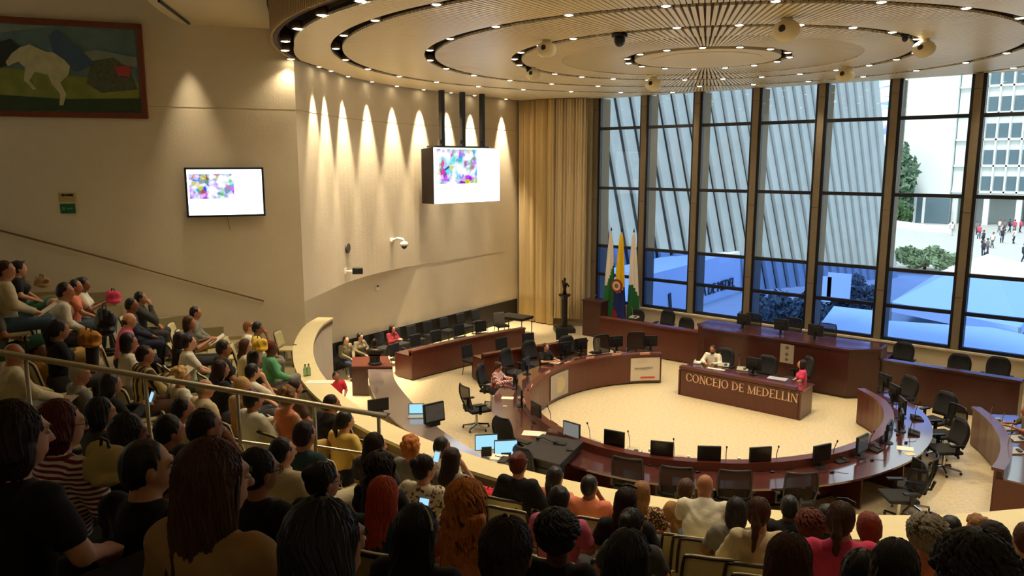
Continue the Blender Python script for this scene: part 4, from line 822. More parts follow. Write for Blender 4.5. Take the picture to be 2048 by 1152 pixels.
# things on the curved wall: clock, small speaker, camera, thermostat
def curved_hit(x, y):
    for a, b in zip(WP[:-1], WP[1:]):
        d = ray(x, y)[:2]; M_ = np.array([[d[0], -(b-a)[0]], [d[1], -(b-a)[1]]]); t, u = np.linalg.solve(M_, a)
        if t > 0 and 0 <= u <= 1:
            n = np.array([(b-a)[1], -(b-a)[0]])/np.linalg.norm(b-a); n = n if n @ (C-(a+(b-a)*u)) > 0 else -n
            return ray(x, y)*t+O3, math.atan2(n[1], n[0])-PI/2+PI/2-PI/2, n
p, rz, n = curved_hit(694, 496); RX = Matrix.Rotation(-PI/2, 3, 'X')
def wthing(name, px_, py_, label, cat, hit=None):
    p, rz, n = (hit or curved_hit(px_, py_)); t = empty(name, tuple(p), math.atan2(n[1], n[0])-PI/2, label, cat); return t   # local +Y = off the wall
t = wthing('wall_clock', 694, 496, 'round grey wall clock on the curved wall', 'clock'); mb = MB(); mb.lathe([(.15, 0), (.15, .05), (.13, .055)], n=24, R=RX); mb.build('rim', mat('clock_rim', (80, 70, 60), .4), t); mb = MB(); mb.lathe([(0, .045), (.125, .045)], n=24, R=RX); mb.build('dial', M_WHITE, t); mb = MB(); mb.box((0, .05, .04), (.01, .005, .09)); mb.box((.03, .05, 0), (.07, .005, .01)); mb.build('hands', M_BLACK, t)
t = wthing('wall_speaker', 690, 542, 'small black box speaker on a white arm below the clock', 'speaker'); mb = MB(); mb.box((0, .02, 0), (.08, .04, .16)); mb.tube([(0, .02, 0), (0, .3, .0)], .02); mb.build('arm', M_WHITE, t); mb = MB(); mb.box((.05, .42, .02), (.2, .3, .18), rz=.3); bev(mb.build('casing', M_BLACK, t), .01)
t = wthing('security_camera', 783, 482, 'white dome camera on a curved arm, above the recess', 'camera'); mb = MB(); mb.box((0, .03, 0), (.16, .06, .2)); mb.tube([(0, .05, .02), (0, .25, .1), (0, .45, .08), (0, .5, -.02)], .045); mb.build('arm', M_WHITE, t, smooth=True); mb = MB(); mb.lathe([(.03, .04), (.13, -.02), (.14, -.12), (.0, -.12)], (0, .5, -.02), 16); mb.build('hood', M_WHITE, t, smooth=True); mb = MB(); mb.ell((0, .5, -.15), (.095, .095, .1)); mb.build('dome', M_BLACK, t, smooth=True)
hp = fw_(754, 575); t = wthing('thermostat', 754, 575, 'small white thermostat on the recessed wall', 'thermostat', (hp, 0, -FN if FN[0] < 0 else FN)); mb = MB(); mb.box((0, .02, 0), (.14, .04, .18)); mb.build('body', M_WHITE, t); mb = MB(); mb.box((0, .042, .05), (.1, .006, .05)); mb.build('display', M_BLACK, t)
# hanging video wall
q0, q1 = np.array([-19.2, 18.45]), np.array([-19.03, 21.62]); dv = (q1-q0)/np.linalg.norm(q1-q0); nv = np.array([dv[1], -dv[0]]); LW = np.linalg.norm(q1-q0); c_ = (q0+q1)/2
T = empty('video_wall', (c_[0], c_[1], 6.1), math.atan2(dv[1], dv[0]), 'large hanging video wall with a bright white picture near the curved wall', 'screen')
hb = 1.93; mb = MB(); mb.hexa([(-LW/2, .06, -hb/2), (LW/2, .06, -hb/2), (LW/2, .7, -hb/2), (-LW/2, .7, -hb/2), (-LW/2, .06, hb/2), (LW/2, .06, hb/2), (LW/2, .7, hb/2-.05), (-LW/2, .7, hb/2-.05)]); mb.build('cabinet', mat('cabinet_brown', (44, 34, 34), .6), T)
for i in range(2):
    for j in range(2):
        mb = MB(); mb.box(((i-.5)*LW/2, .03, (j-.5)*hb/2), (LW/2-.012, .06, hb/2-.012)); mb.build('display_panel', M_SCRW, T)
mb = MB(); mb.box((-LW*.17, -.003, .16*hb), (LW*.6, .006, hb*.62)); mb.build('picture', collage('collage_wall', 5, .42, 1.5), T)
mb = MB(); mb.box((-.15, .35, hb/2+.03), (LW*.8, .5, .06)); mb.build('top_beam', M_BLACK, T)
for k, x_ in enumerate((867, 912, 953)):
    y_ = [-.98, .0, .98][k]; mb = MB(); mb.box((y_+.1, .4, hb/2+(ZC-6.1-hb/2)/2), (.15, .15, ZC-6.1-hb/2)); mb.build('hanging_post', M_BLACK, T)
    mb = MB(); mb.tube([(y_+.02, .35, hb/2+.2), (y_-.12, .2, hb/2+.22)], .03); mb.ell((y_-.16, .16, hb/2+.2), (.07, .07, .07)); mb.build('clamp_lamp', M_BLACK, T)
# ceiling cameras and projectors hanging from the disc
def dome(px_, py_, r, label, col, white=True):
    p = at(px_, py_, ZC-r*1.1); t = empty('ceiling_camera', tuple(p), math.atan2(-p[0], p[1])+PI, label, 'camera', 'round devices under the ceiling disc')
    if white:
        mb = MB(); mb.ell((0, 0, 0), (r*1.25, r, r)); mb.lathe([(r*.5, r*.6), (r*.5, r*1.15)], n=14); mb.build('shell', mat('device_white', (226, 214, 180), .4), t, smooth=True); mb = MB(); mb.ell((r*.35, r*.75, .02), (r*.36, r*.3, r*.36)); mb.build('lens', M_BLACK, t, smooth=True)
    else:
        mb = MB(); mb.lathe([(r*1.2, r*.5), (r*1.2, r*.8), (r, r*1.1)], n=16); mb.build('mount', M_BLACK, t); mb = MB(); mb.ell((0, 0, 0), (r*.85, r*.85, r*.95)); mb.build('shell', M_BLACK, t, smooth=True)
dome(1093, 99, .17, 'cream round spotlight camera at the left of the second groove', 0); dome(1066, 149, .16, 'cream round device low at the left of the ceiling disc', 0); dome(1239, 81, .13, 'black dome camera hanging under the slats', 0, False)
dome(1306, 169, .19, 'cream round device in front of the second window', 0); dome(1573, 62, .2, 'largest cream round device, right of the ceiling centre', 0); dome(1690, 150, .19, 'cream round device above the fourth window, lit by a lamp', 0); dome(1848, 98, .18, 'cream round device at the right end of the second groove', 0)
dome(1810, 77, .07, 'tiny black dome camera near the right cream device', 0, False); dome(1057, 141, .07, 'tiny black dome camera near the left cream device', 0, False)
# steel guard rail in the audience
T = empty('guard_rail', tuple(atd(290, 770, 7.4)), 0, 'brushed steel handrail crossing the audience at the lower left', 'handrail'); b0 = np.array(T.location)
Pa = [atd(-90, 683, 7.25)-b0, atd(0, 705, 7.3)-b0, atd(290, 770, 7.4)-b0, atd(628, 830-26, 7.6)-b0, atd(772, 832, 7.7)-b0]
Pa = [atd(x_, 705+(x_)*(832-705)/772, 7.3+x_*.0005)-b0 for x_ in (-150, 0, 290, 628, 772)]
mb = MB(); mb.tube(Pa, .026, 10); mb.build('top_rail', M_STEEL, T, smooth=True)
posts = [(50, 1.15), (290, 1.0), (474, .62), (628, 1.0), (757, .5)]
for x_, L_ in posts:
    a = atd(x_, 705+x_*(832-705)/772, 7.3+x_*.0005)-b0; mb = MB(); mb.tube([a, a-np.array([0, 0, L_])], .019, 8); mb.build('post', M_STEEL, T, smooth=True)
mb = MB(); a = atd(474, 783, 7.54)-b0-np.array([0, 0, .5]); b = atd(545, 794.7, 7.57)-b0-np.array([0, 0, .5]); mb.tube([a, b], .018, 8); mb.build('lower_rail', M_STEEL, T)
mb = MB(); a = atd(628, 808, 7.61)-b0-np.array([0, 0, .44]); b = atd(745, 827.5, 7.67)-b0-np.array([0, 0, .44]); mb.tube([a, b], .014, 8); mb.build('lower_rail', M_STEEL, T)
# ================================================================== OUTSIDE THE WINDOWS
GZ = -2.3
M_PLAZA = mat('plaza_paving', (178, 178, 172), .85, noise=.1, scale=.6); M_CANV = mat('white_canvas', (238, 242, 244), .7); M_LEAF = mat('leaf', (70, 100, 62), .8, noise=.4, scale=2); M_BARK = mat('bark', (70, 58, 46), .9)
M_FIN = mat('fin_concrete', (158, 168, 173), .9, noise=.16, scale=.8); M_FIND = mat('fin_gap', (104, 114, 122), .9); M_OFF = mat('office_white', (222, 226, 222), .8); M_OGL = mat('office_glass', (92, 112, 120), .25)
mb = MB(); mb.box((0, 230, GZ-.1), (700, 400, .2)); struct(mb.build('floor_plaza', M_PLAZA), 'pale paved plaza outside the windows')
# leaning concrete blades of the building on the left
A0, A1 = np.array([-26.8, 39.]), np.array([-16.6, 62.]); L_ = np.linalg.norm(A1-A0); dA = (A1-A0)/L_; nA = np.array([dA[1], -dA[0]])
T = empty('office_block', (*A0, GZ), 0, 'grey concrete building with tall leaning fins seen through the left windows', 'building')
def prj(P): q = np.array(P, float)-O3; d_ = q @ FW; return 1024+FOC*(q @ RT)/d_, 576-FOC*(q @ UP)/d_
def u_at(px_): d_ = ray(px_, 350)[:2]; M_ = np.array([[d_[0], -dA[0]], [d_[1], -dA[1]]]); return np.linalg.solve(M_, A0)[1]
def lean_at(px_, sl):
    u = u_at(px_); z0 = 6.0; best = min(np.linspace(0, .8, 161), key=lambda l: abs((lambda p, q: (q[0]-p[0])/(q[1]-p[1]))(prj((*(A0+dA*(u-l*3)), z0+3)), prj((*(A0+dA*(u+l*3)), z0-3)))-sl)); return u, best
HF = 26; ZM = 6.0-GZ; pxs = [1140.]
while pxs[-1] < 1752: pxs.append(pxs[-1]+31-15*min(1, max(0, (pxs[-1]-1230)/430)))
FN_ = [lean_at(p_, .175 if p_ < 1560 else .175-.075*(p_-1560)/190) for p_ in pxs]
def fpt(i, z, du=0): u, l = FN_[i]; return dA*(u+du+l*(ZM-z))
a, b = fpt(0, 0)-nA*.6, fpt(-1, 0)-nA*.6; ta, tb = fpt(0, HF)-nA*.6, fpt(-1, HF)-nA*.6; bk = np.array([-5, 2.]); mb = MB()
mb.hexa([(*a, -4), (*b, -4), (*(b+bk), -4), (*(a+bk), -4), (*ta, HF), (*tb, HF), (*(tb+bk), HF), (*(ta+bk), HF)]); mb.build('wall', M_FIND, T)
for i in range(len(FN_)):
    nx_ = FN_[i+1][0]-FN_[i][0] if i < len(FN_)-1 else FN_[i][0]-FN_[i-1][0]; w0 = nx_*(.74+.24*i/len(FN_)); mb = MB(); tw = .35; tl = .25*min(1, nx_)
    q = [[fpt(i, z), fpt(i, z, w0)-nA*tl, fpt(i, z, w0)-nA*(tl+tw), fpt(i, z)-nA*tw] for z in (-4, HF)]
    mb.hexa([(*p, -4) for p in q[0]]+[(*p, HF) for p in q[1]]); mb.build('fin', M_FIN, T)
for z in ():
    mb = MB(); mb.sweep([dA*-2+nA*.0, dA*L_*.86], [(-.04, z), (-.4, z), (-.4, z+.04), (-.04, z+.04)]); mb.build('joint', M_FIND, T)
# low white wall with the town hall lettering, ramp in front
a = aty(1300, 549, 37); b = aty(1503, 497, 52); a2, b2 = a[:2], b[:2]; d = (b2-a2)/np.linalg.norm(b2-a2); n_ = np.array([d[1], -d[0]]); LL = np.linalg.norm(b2-a2)
T = empty('low_wall_building', (*a2, 0), 0, 'low white building wall with dark lettering behind the blue panes', 'building')
mb = MB(); za, zb = a[2], b[2]; e = d*LL; e2 = e+(-n_)*3; mb.hexa([(0, 0, GZ), (e[0], e[1], GZ), (e2[0], e2[1], GZ), (-n_[0]*3, -n_[1]*3, GZ), (0, 0, za), (e[0], e[1], zb), (e2[0], e2[1], zb), (-n_[0]*3, -n_[1]*3, za)]); mb.build('wall', mat('wall_white_out', (214, 220, 226), .8), T)
e3 = e2-d*(-14); 
cu = bpy.data.curves.new('lettering', 'FONT'); cu.body = 'LDIA DE MEDEL'; cu.size = .95; cu.extrude = .03; cu.materials.append(M_BLACK)
q = aty(1402, 603, 43); t = bpy.data.objects.new('lettering', cu); COL.objects.link(t); t.parent = T; u = (q[:2]-a2) @ d-.6; t.location = (d[0]*u+n_[0]*.08, d[1]*u+n_[1]*.08, -1.75); t.rotation_euler = (PI/2, 0, math.atan2(d[1], d[0]))
q = aty(1357, 605, 39.5); u = (q[:2]-a2) @ d; mb = MB(); mb.box((d[0]*u+n_[0]*.05, d[1]*u+n_[1]*.05, q[2]), (.28, .05, 1.0), rz=math.atan2(d[1], d[0]), ry=-.2); mb.build('dark_sign', M_BLACK, T)
# tall white slab and office tower
def bldg(name, x0, x1, y, dep, h, m_, label):
    T = empty(name, ((x0+x1)/2, y, GZ), 0, label, 'building'); mb = MB(); mb.box((0, dep/2, h/2), (x1-x0, dep, h)); mb.build('wall', m_, T); return T
T = bldg('tower', -31.3, -24.6, 128, 12, 60, M_OFF, 'blank overexposed white slab of the tower, seen in the sixth window')
mb = MB(); mb.box((-3.9, -.1, 30), (.9, .8, 60)); mb.build('corner_column', mat('column_cream', (214, 214, 200), .8), T); mb = MB(); mb.box((0, -.2, 1.9), (7.2, .3, 3.8)); mb.build('ground_floor', M_OGL, T)
for k in range(3): mb = MB(); mb.box((-3.2+k*1.2+1, -.45, 1.9), (.35, .3, 3.9)); mb.build('mullion', M_OFF, T)
T = empty('office_tower', (-8, 128, GZ), 0, 'white office tower with rows of windows in the rightmost window bay', 'building')
mb = MB(); mb.box((0, 7, 32), (33, 12, 56)); mb.build('wall', M_OFF, T); mb = MB(); mb.box((0, 9, 2), (33, 8, 4)); mb.build('ground_floor', mat('ground_wall', (170, 178, 176), .8), T)
for k in range(9): mb = MB(); mb.box((-16+k*4, 1.6, 2), (.7, .7, 4)); mb.build('column', M_OFF, T)
for k in range(3): mb = MB(); mb.box((-6.3+k*4, 4.8, 1.9), (3, .3, 3)); mb.build('ground_glazing', M_OGL, T)
for fl in range(8):
    z = 6.0+fl*3.72; mb = MB()
    for i in range(14):
        if 5 <= i <= 6: continue
        mb.box((-13.8+i*1.55-(0 if i < 5 else 0), .97, z), (1.15, .12, 2.0))
    mb.build('window_row', M_OGL, T); mb = MB(); mb.box((0, .75, z-1.25), (33, .5, .25)); mb.build('ledge', M_OFF, T)
for i in range(15): mb = MB(); mb.box((-14.58+i*1.55, .75, 33), (.22, .5, 57)); mb.build('mullion', M_OFF, T)
# planter wall
mb = MB(); mb.sweep([aty(x_, y_, Y_)[:2] for x_, y_, Y_ in ((1790, 455, 118), (1850, 462, 112), (1895, 455, 112), (1900, 448, 118))], [(0, GZ), (.5, GZ), (.5, GZ+.9), (0, GZ+.9)]); tag(mb.build('planter_wall', M_OFF), 'low pale curved planter wall on the plaza', 'wall')
# trees
def tree(px_, py_, Y, rx, rz_, label, dense=900, up=1.0, m_=M_LEAF, leaf=.22):
    c = aty(px_, py_, Y); t = empty('tree', (c[0], c[1], GZ), 0, label, 'tree', 'trees outside'); h = c[2]-GZ; rs = np.random.RandomState(int(px_)); mb = MB(); mb.tube([(0, 0, 0), (.1, 0, h*.5), (0, .1, h)], [.16, .1, .05], 7)
    for k in range(6): a = k*1.05; mb.tube([(0, 0, h*.45), (rx*.6*math.cos(a), rx*.6*math.sin(a), h)], [.07, .02], 5)
    mb.build('trunk', M_BARK, t); mb = MB()
    for _ in range(dense):
        v = rs.normal(size=3); v /= np.linalg.norm(v); v *= rs.rand()**.45; p = np.array([v[0]*rx, v[1]*rx, h+v[2]*rz_+.25*math.sin(v[0]*9)*rz_]); a = rs.normal(size=3)*leaf; b = rs.normal(size=3)*leaf; mb.add([p-a, p+b, p+a, p-b], [(0, 1, 2, 3)])
    mb.build('foliage', m_, t, fix=False); return t
tree(1850, 515, 70, 2.9, .75, 'flat spreading tree on the plaza in front of the white slab', 2400, m_=mat('leaf_pale', (112, 136, 104), .8, noise=.3), leaf=.10)
tree(1800, 360, 125, 2.2, 4.5, 'dark green tree beside the white slab', 1800, leaf=.28, m_=mat('leaf_mid', (104, 130, 104), .8, noise=.4)); tree(1796, 430, 120, 1.8, 1.6, 'low green shrubbery beside the planter wall', 900, leaf=.25)
for i, (a, b, Y) in enumerate(((1545, 628, 40), (1588, 640, 38), (1700, 592, 48))): tree(a, b, Y, 1.7, 1.1, ['dark tree behind the fifth blue pane, left one', 'dark tree behind the fifth blue pane, right one', 'dark tree above the square tent roof'][i], 2200, m_=mat('leaf_dark', (92, 100, 96), .8, noise=.4), leaf=.09)
# tents
def tent(pts, peak, label, drop=.5):
    P = [np.array(p) for p in pts]; c = sum(P)/len(P); T = empty('tent', (c[0], c[1], GZ), 0, label, 'tent', 'white event tents'); o = np.array([c[0], c[1], GZ]); n = len(P); mb = MB()
    mb.add([p-o for p in P]+[np.array(peak)-o]+[p-o-[0, 0, drop] for p in P], [(i, (i+1) % n, n) for i in range(n)]+[(i, (i+1) % n, n+1+(i+1) % n, n+1+i) for i in range(n)]); mb.build('canopy', M_CANV, T)
    for p in P: q = p-o; mb = MB(); mb.tube([(q[0], q[1], 0), q], .06, 6); mb.build('pole', M_STEEL, T)
    return T
tent([aty(1668, 612, 40), aty(1756, 622, 40), aty(1762, 705, 30), aty(1622, 672, 30)], aty(1712, 640, 35), 'small white tent with a square roof behind the fifth window', .2)
tent([aty(1783, 604, 42), aty(1880, 543, 62), aty(2130, 545, 66), aty(2040, 655, 40)], aty(1975, 508, 54), 'large white pyramid tent behind the last two windows')
tent([aty(1760, 640, 36), aty(1985, 655, 40), aty(2150, 690, 40), aty(2120, 850, 27), aty(1750, 760, 27)], aty(1960, 690, 34), 'nearest white tent roof filling the lowest blue panes')
for i, (a, b) in enumerate(((1640, 577), (1678, 572))): p = aty(a, b, 46); o = MB().box((0, 0, 0), (1.3, .1, 1.5)).build('notice_board', M_CANV); o.location = tuple(p); tag(o, ['white notice board beyond the fifth window, left one', 'white notice board beyond the fifth window, right one'][i], 'board', 'notice boards outside'); mb = MB(); mb.box((0, 0, -(p[2]-GZ)/2-.3), (.08, .08, p[2]-GZ-.6)); mb.build('post', M_FRAME, o)
# walkers on the plaza: small complete figures
def walker(px_, py_, top, leg, label, k):
    p = at(px_, py_, GZ); t = empty('person', tuple(p), k*1.3, label, 'person', 'people on the plaza'); s = .09+.02*(k % 2)
    mb = MB(); mb.ell((0, 0, 1.6), (.09, .1, .12)); mb.tube([(0, 0, 1.5), (0, 0, 1.4)], .05); mb.tube([(-.2, 0, 1.36), (-.26, .04, 1.08), (-.24, .12, .85)], [.05, .04, .03], 6); mb.tube([(.2, 0, 1.36), (.26, .04, 1.08), (.24, .12, .85)], [.05, .04, .03], 6); mb.build('body', mat('skin_far', (150, 104, 78), .6), t, smooth=True)
    mb = MB(); mb.tube([(0, 0, 1.44), (0, 0, 1.36), (0, 0, 1.1), (0, 0, .86)], [.1, .2, .17, .18]); mb.build('shirt', top, t, smooth=True)
    mb = MB(); mb.tube([(-.08, 0, .92), (-.1, s, .48), (-.1, -s, .05)], [.1, .075, .05]); mb.tube([(.08, 0, .92), (.1, s*.3, .48), (.1, s, .05)], [.1, .075, .05]); mb.build('trousers', leg, t, smooth=True)
    mb = MB(); mb.ell((0, -.02, 1.65), (.095, .1, .1)); mb.build('hair', mat('hair_black', (22, 18, 16), .5), t, smooth=True)
cw = mat('w_white', (226, 226, 220), .8); cn = mat('w_navy', (38, 46, 70), .8); cpk = mat('w_pink', (224, 70, 110), .8); cg = mat('w_grey', (110, 112, 116), .8)
wk = [(1957, 478, cpk, cn, 'pink top'), (1965, 492, cn, cn, 'navy clothes'), (1984, 497, cw, cg, 'white top'), (1965, 516, cn, cn, 'dark clothes near the tent'), (1973, 512, cg, cn, 'grey top near the tent'), (2003, 486, cn, cn, 'navy top mid-plaza'), (2027, 488, cw, cn, 'white top mid-plaza'), (1998, 465, cw, cg, 'white top near the columns'), (2008, 467, cg, cn, 'grey top near the columns'), (2018, 465, cn, cn, 'dark top near the columns'), (2028, 466, cpk, cg, 'pink top, left of the pink pair'), (2040, 466, cpk, cn, 'pink top, right of the pink pair'), (1903, 472, cw, cw, 'pale clothes by the planter'), (1952, 470, cg, cn, 'grey top beside the pier'), (2046, 525, cn, cn, 'navy clothes at the photo edge')]
for k, (a, b, c1, c2, l) in enumerate(wk): walker(a, b, c1, c2, 'tiny person on the plaza in '+l, k)
# hills, with bluish haze put into their colour
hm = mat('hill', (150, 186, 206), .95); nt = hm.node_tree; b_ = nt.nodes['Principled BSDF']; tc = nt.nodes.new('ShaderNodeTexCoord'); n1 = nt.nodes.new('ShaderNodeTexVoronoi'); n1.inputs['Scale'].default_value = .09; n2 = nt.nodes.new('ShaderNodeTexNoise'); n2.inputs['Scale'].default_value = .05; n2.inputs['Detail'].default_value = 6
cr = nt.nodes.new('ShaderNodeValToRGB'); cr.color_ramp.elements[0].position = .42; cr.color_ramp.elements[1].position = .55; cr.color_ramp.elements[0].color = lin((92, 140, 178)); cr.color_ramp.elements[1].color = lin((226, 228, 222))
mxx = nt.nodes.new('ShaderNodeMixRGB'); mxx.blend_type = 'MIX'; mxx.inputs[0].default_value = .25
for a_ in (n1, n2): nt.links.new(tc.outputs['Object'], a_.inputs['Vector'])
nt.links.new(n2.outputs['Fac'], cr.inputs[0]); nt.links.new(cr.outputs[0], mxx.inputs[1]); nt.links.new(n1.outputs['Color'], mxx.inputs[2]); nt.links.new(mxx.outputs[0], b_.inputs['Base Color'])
mb = MB(); vs = []; nx, ny = 60, 20
for j in range(ny+1):
    for i in range(nx+1):
        x = -600+i*20; v = j/ny; vs.append((x, 380+v*420, GZ-4+v*190*(1+.15*math.sin(x*.013)+.08*math.sin(x*.05))+4*math.sin(x*.07+j)))
mb.add(vs, [(j*(nx+1)+i, j*(nx+1)+i+1, (j+1)*(nx+1)+i+1, (j+1)*(nx+1)+i) for j in range(ny) for i in range(nx)]); tag(mb.build('hillside', hm, smooth=True, fix=False), 'hazy hillside covered with small houses behind the tower', 'hill')
# ================================================================== PEOPLE (bodies grown as one blended surface)
def sd(P, pr):
    k = pr[0]
    if k == 'c':                                    # tapered capsule, optional squash (sx, sy)
        a, b, ra, rb, s = pr[1:6]; S = np.array([s[0], s[1], 1.]); ap = (P-a)/S; ba = (b-a)/S; t = np.clip((ap @ ba)/max(1e-9, ba @ ba), 0, 1)
        return (np.linalg.norm(ap-t[:, None]*ba, axis=1)-(ra+(rb-ra)*t))*min(s[0], s[1], 1.)
    c, r, R = pr[1:4]; q = (P-c) @ R; m = np.linalg.norm(q/r, axis=1); g = np.linalg.norm(q/(r*r), axis=1)+1e-9
    return m*(m-1)/g
def bbox(pr):
    if pr[0] == 'c': a, b, ra, rb, s = pr[1:6]; r = max(ra, rb)*max(1, s[0], s[1]); return np.minimum(a, b)-r, np.maximum(a, b)+r
    r = max(pr[2]); return pr[1]-r, pr[1]+r
def V3(*a): return np.array(a, float)
def cap(a, b, ra, rb=None, s=(1, 1)): return ('c', np.array(a, float), np.array(b, float), ra, ra if rb is None else rb, s)
def ell(c, r, R=None): return ('e', np.array(c, float), np.array(r, float), np.eye(3) if R is None else R)
def grow(prims, vox, k=.02, disp=None, cut=None):
    lo = np.min([bbox(p)[0] for p in prims], 0)-2.5*vox-.01; hi = np.max([bbox(p)[1] for p in prims], 0)+2.5*vox+.01
    n = np.ceil((hi-lo)/vox).astype(int)+1; ax = [lo[i]+vox*np.arange(n[i]) for i in range(3)]; F = np.full(n, 9., dtype=float)
    for p in prims:
        a, b = bbox(p); i0 = np.maximum(0, ((a-lo-k-2*vox)/vox).astype(int)); i1 = np.minimum(n, np.ceil((b-lo+k+2*vox)/vox).astype(int)+1)
        g = np.stack(np.meshgrid(*[ax[j][i0[j]:i1[j]] for j in range(3)], indexing='ij'), -1); d = sd(g.reshape(-1, 3), p).reshape(g.shape[:3])
        sl = tuple(slice(i0[j], i1[j]) for j in range(3)); f = F[sl]; h = np.clip(.5+.5*(f-d)/k, 0, 1); F[sl] = f*(1-h)+d*h-k*h*(1-h)
    if disp is not None or cut is not None:
        g = np.stack(np.meshgrid(*ax, indexing='ij'), -1)
        if disp is not None: F = F+disp(g)
        if cut is not None: F = np.maximum(F, cut(g))
    ins = F < 0; c8 = [ins[i:n[0]-1+i, j:n[1]-1+j, l:n[2]-1+l] for i in (0, 1) for j in (0, 1) for l in (0, 1)]; cnt = sum(c.astype(np.int8) for c in c8); act = (cnt > 0) & (cnt < 8)
    idx = -np.ones(act.shape, int); A = np.argwhere(act); idx[act] = np.arange(len(A)); acc = np.zeros((len(A), 3)); num = np.zeros(len(A))
    cor = [(i, j, l) for i in (0, 1) for j in (0, 1) for l in (0, 1)]
    for u in range(8):
        for v in range(u+1, 8):
            cu, cv = np.array(cor[u]), np.array(cor[v])
            if np.abs(cu-cv).sum() != 1: continue
            f0 = F[tuple((A+cu).T)]; f1 = F[tuple((A+cv).T)]; m_ = (f0 < 0) != (f1 < 0); t = f0/(f0-f1+1e-12); acc[m_] += (cu+(cv-cu)*t[:, None])[m_]; num[m_] += 1
    vs = lo+vox*(A+acc/np.maximum(num, 1)[:, None]); fs = []
    for a in range(3):
        b, c = (a+1) % 3, (a+2) % 3; s0 = [slice(1, n[q]-1) for q in range(3)]; s0[a] = slice(0, n[a]-1); s1 = list(s0); s1[a] = slice(1, n[a])
        x0, x1 = ins[tuple(s0)], ins[tuple(s1)]; ch = np.argwhere(x0 != x1)
        if not len(ch): continue
        sgn = x0[tuple(ch.T)]; base = ch.copy(); base[:, b] += 1; base[:, c] += 1; q = []
        for db, dc in ((0, 0), (1, 0), (1, 1), (0, 1)): w = base.copy(); w[:, b] -= db; w[:, c] -= dc; q.append(idx[tuple(w.T)])
        q = np.stack(q, 1); q = q[(q >= 0).all(1)] if (q < 0).any() else q; sg = sgn[:len(q)]
        fs.append(np.where(sg[:, None], q, q[:, ::-1]))
    return vs, np.concatenate(fs) if fs else np.zeros((0, 4), int)
def link_mesh(name, vs, fs, m, parent):
    me = bpy.data.meshes.new(name); me.vertices.add(len(vs)); me.vertices.foreach_set('co', vs.astype(np.float32).ravel()); me.loops.add(fs.size); me.loops.foreach_set('vertex_index', fs.ravel().astype(np.int32)); me.polygons.add(len(fs)); me.polygons.foreach_set('loop_start', np.arange(0, fs.size, 4, dtype=np.int32)); me.polygons.foreach_set('use_smooth', np.ones(len(fs), bool)); me.materials.append(m); me.update(calc_edges=True); me.validate()
    o = bpy.data.objects.new(name, me); COL.objects.link(o); o.parent = parent; return o
def rotz(a): c, s = math.cos(a), math.sin(a); return np.array([[c, -s, 0], [s, c, 0], [0, 0, 1.]])
def rotx(a): c, s = math.cos(a), math.sin(a); return np.array([[1., 0, 0], [0, c, -s], [0, s, c]])
SK = {'a': (206, 150, 116), 'b': (176, 118, 84), 'c': (138, 88, 60), 'd': (96, 60, 42), 'p': (222, 172, 140)}
HC = {'black': (20, 16, 14), 'dbrown': (42, 26, 18), 'brown': (74, 46, 28), 'lbrown': (134, 92, 52), 'auburn': (92, 34, 20), 'red': (176, 66, 22), 'ginger': (196, 118, 48), 'grey': (150, 140, 120), 'blond': (190, 150, 90), 'redbrown': (126, 48, 28)}
def hair_mat(c):
    nm = 'hair_'+c
    if nm in MATS: return MATS[nm]
    m = mat(nm, HC[c], .5, spec=.3); nt = m.node_tree; b = nt.nodes['Principled BSDF']; tc = nt.nodes.new('ShaderNodeTexCoord'); mp = nt.nodes.new('ShaderNodeMapping'); mp.inputs['Scale'].default_value = (70, 70, 6); n = nt.nodes.new('ShaderNodeTexNoise'); n.inputs['Scale'].default_value = 1.6; n.inputs['Detail'].default_value = 3
    mx = nt.nodes.new('ShaderNodeMixRGB'); l = lin(HC[c]); mx.inputs[1].default_value = tuple(v*.45 for v in l[:3])+(1,); mx.inputs[2].default_value = tuple(min(1, v*1.7) for v in l[:3])+(1,)
    bp = nt.nodes.new('ShaderNodeBump'); bp.inputs['Strength'].default_value = .6; bp.inputs['Distance'].default_value = .01
    nt.links.new(tc.outputs['Object'], mp.inputs[0]); nt.links.new(mp.outputs[0], n.inputs['Vector']); nt.links.new(n.outputs['Fac'], mx.inputs[0]); nt.links.new(mx.outputs[0], b.inputs['Base Color']); nt.links.new(n.outputs['Fac'], bp.inputs['Height']); nt.links.new(bp.outputs[0], b.inputs['Normal']); return m
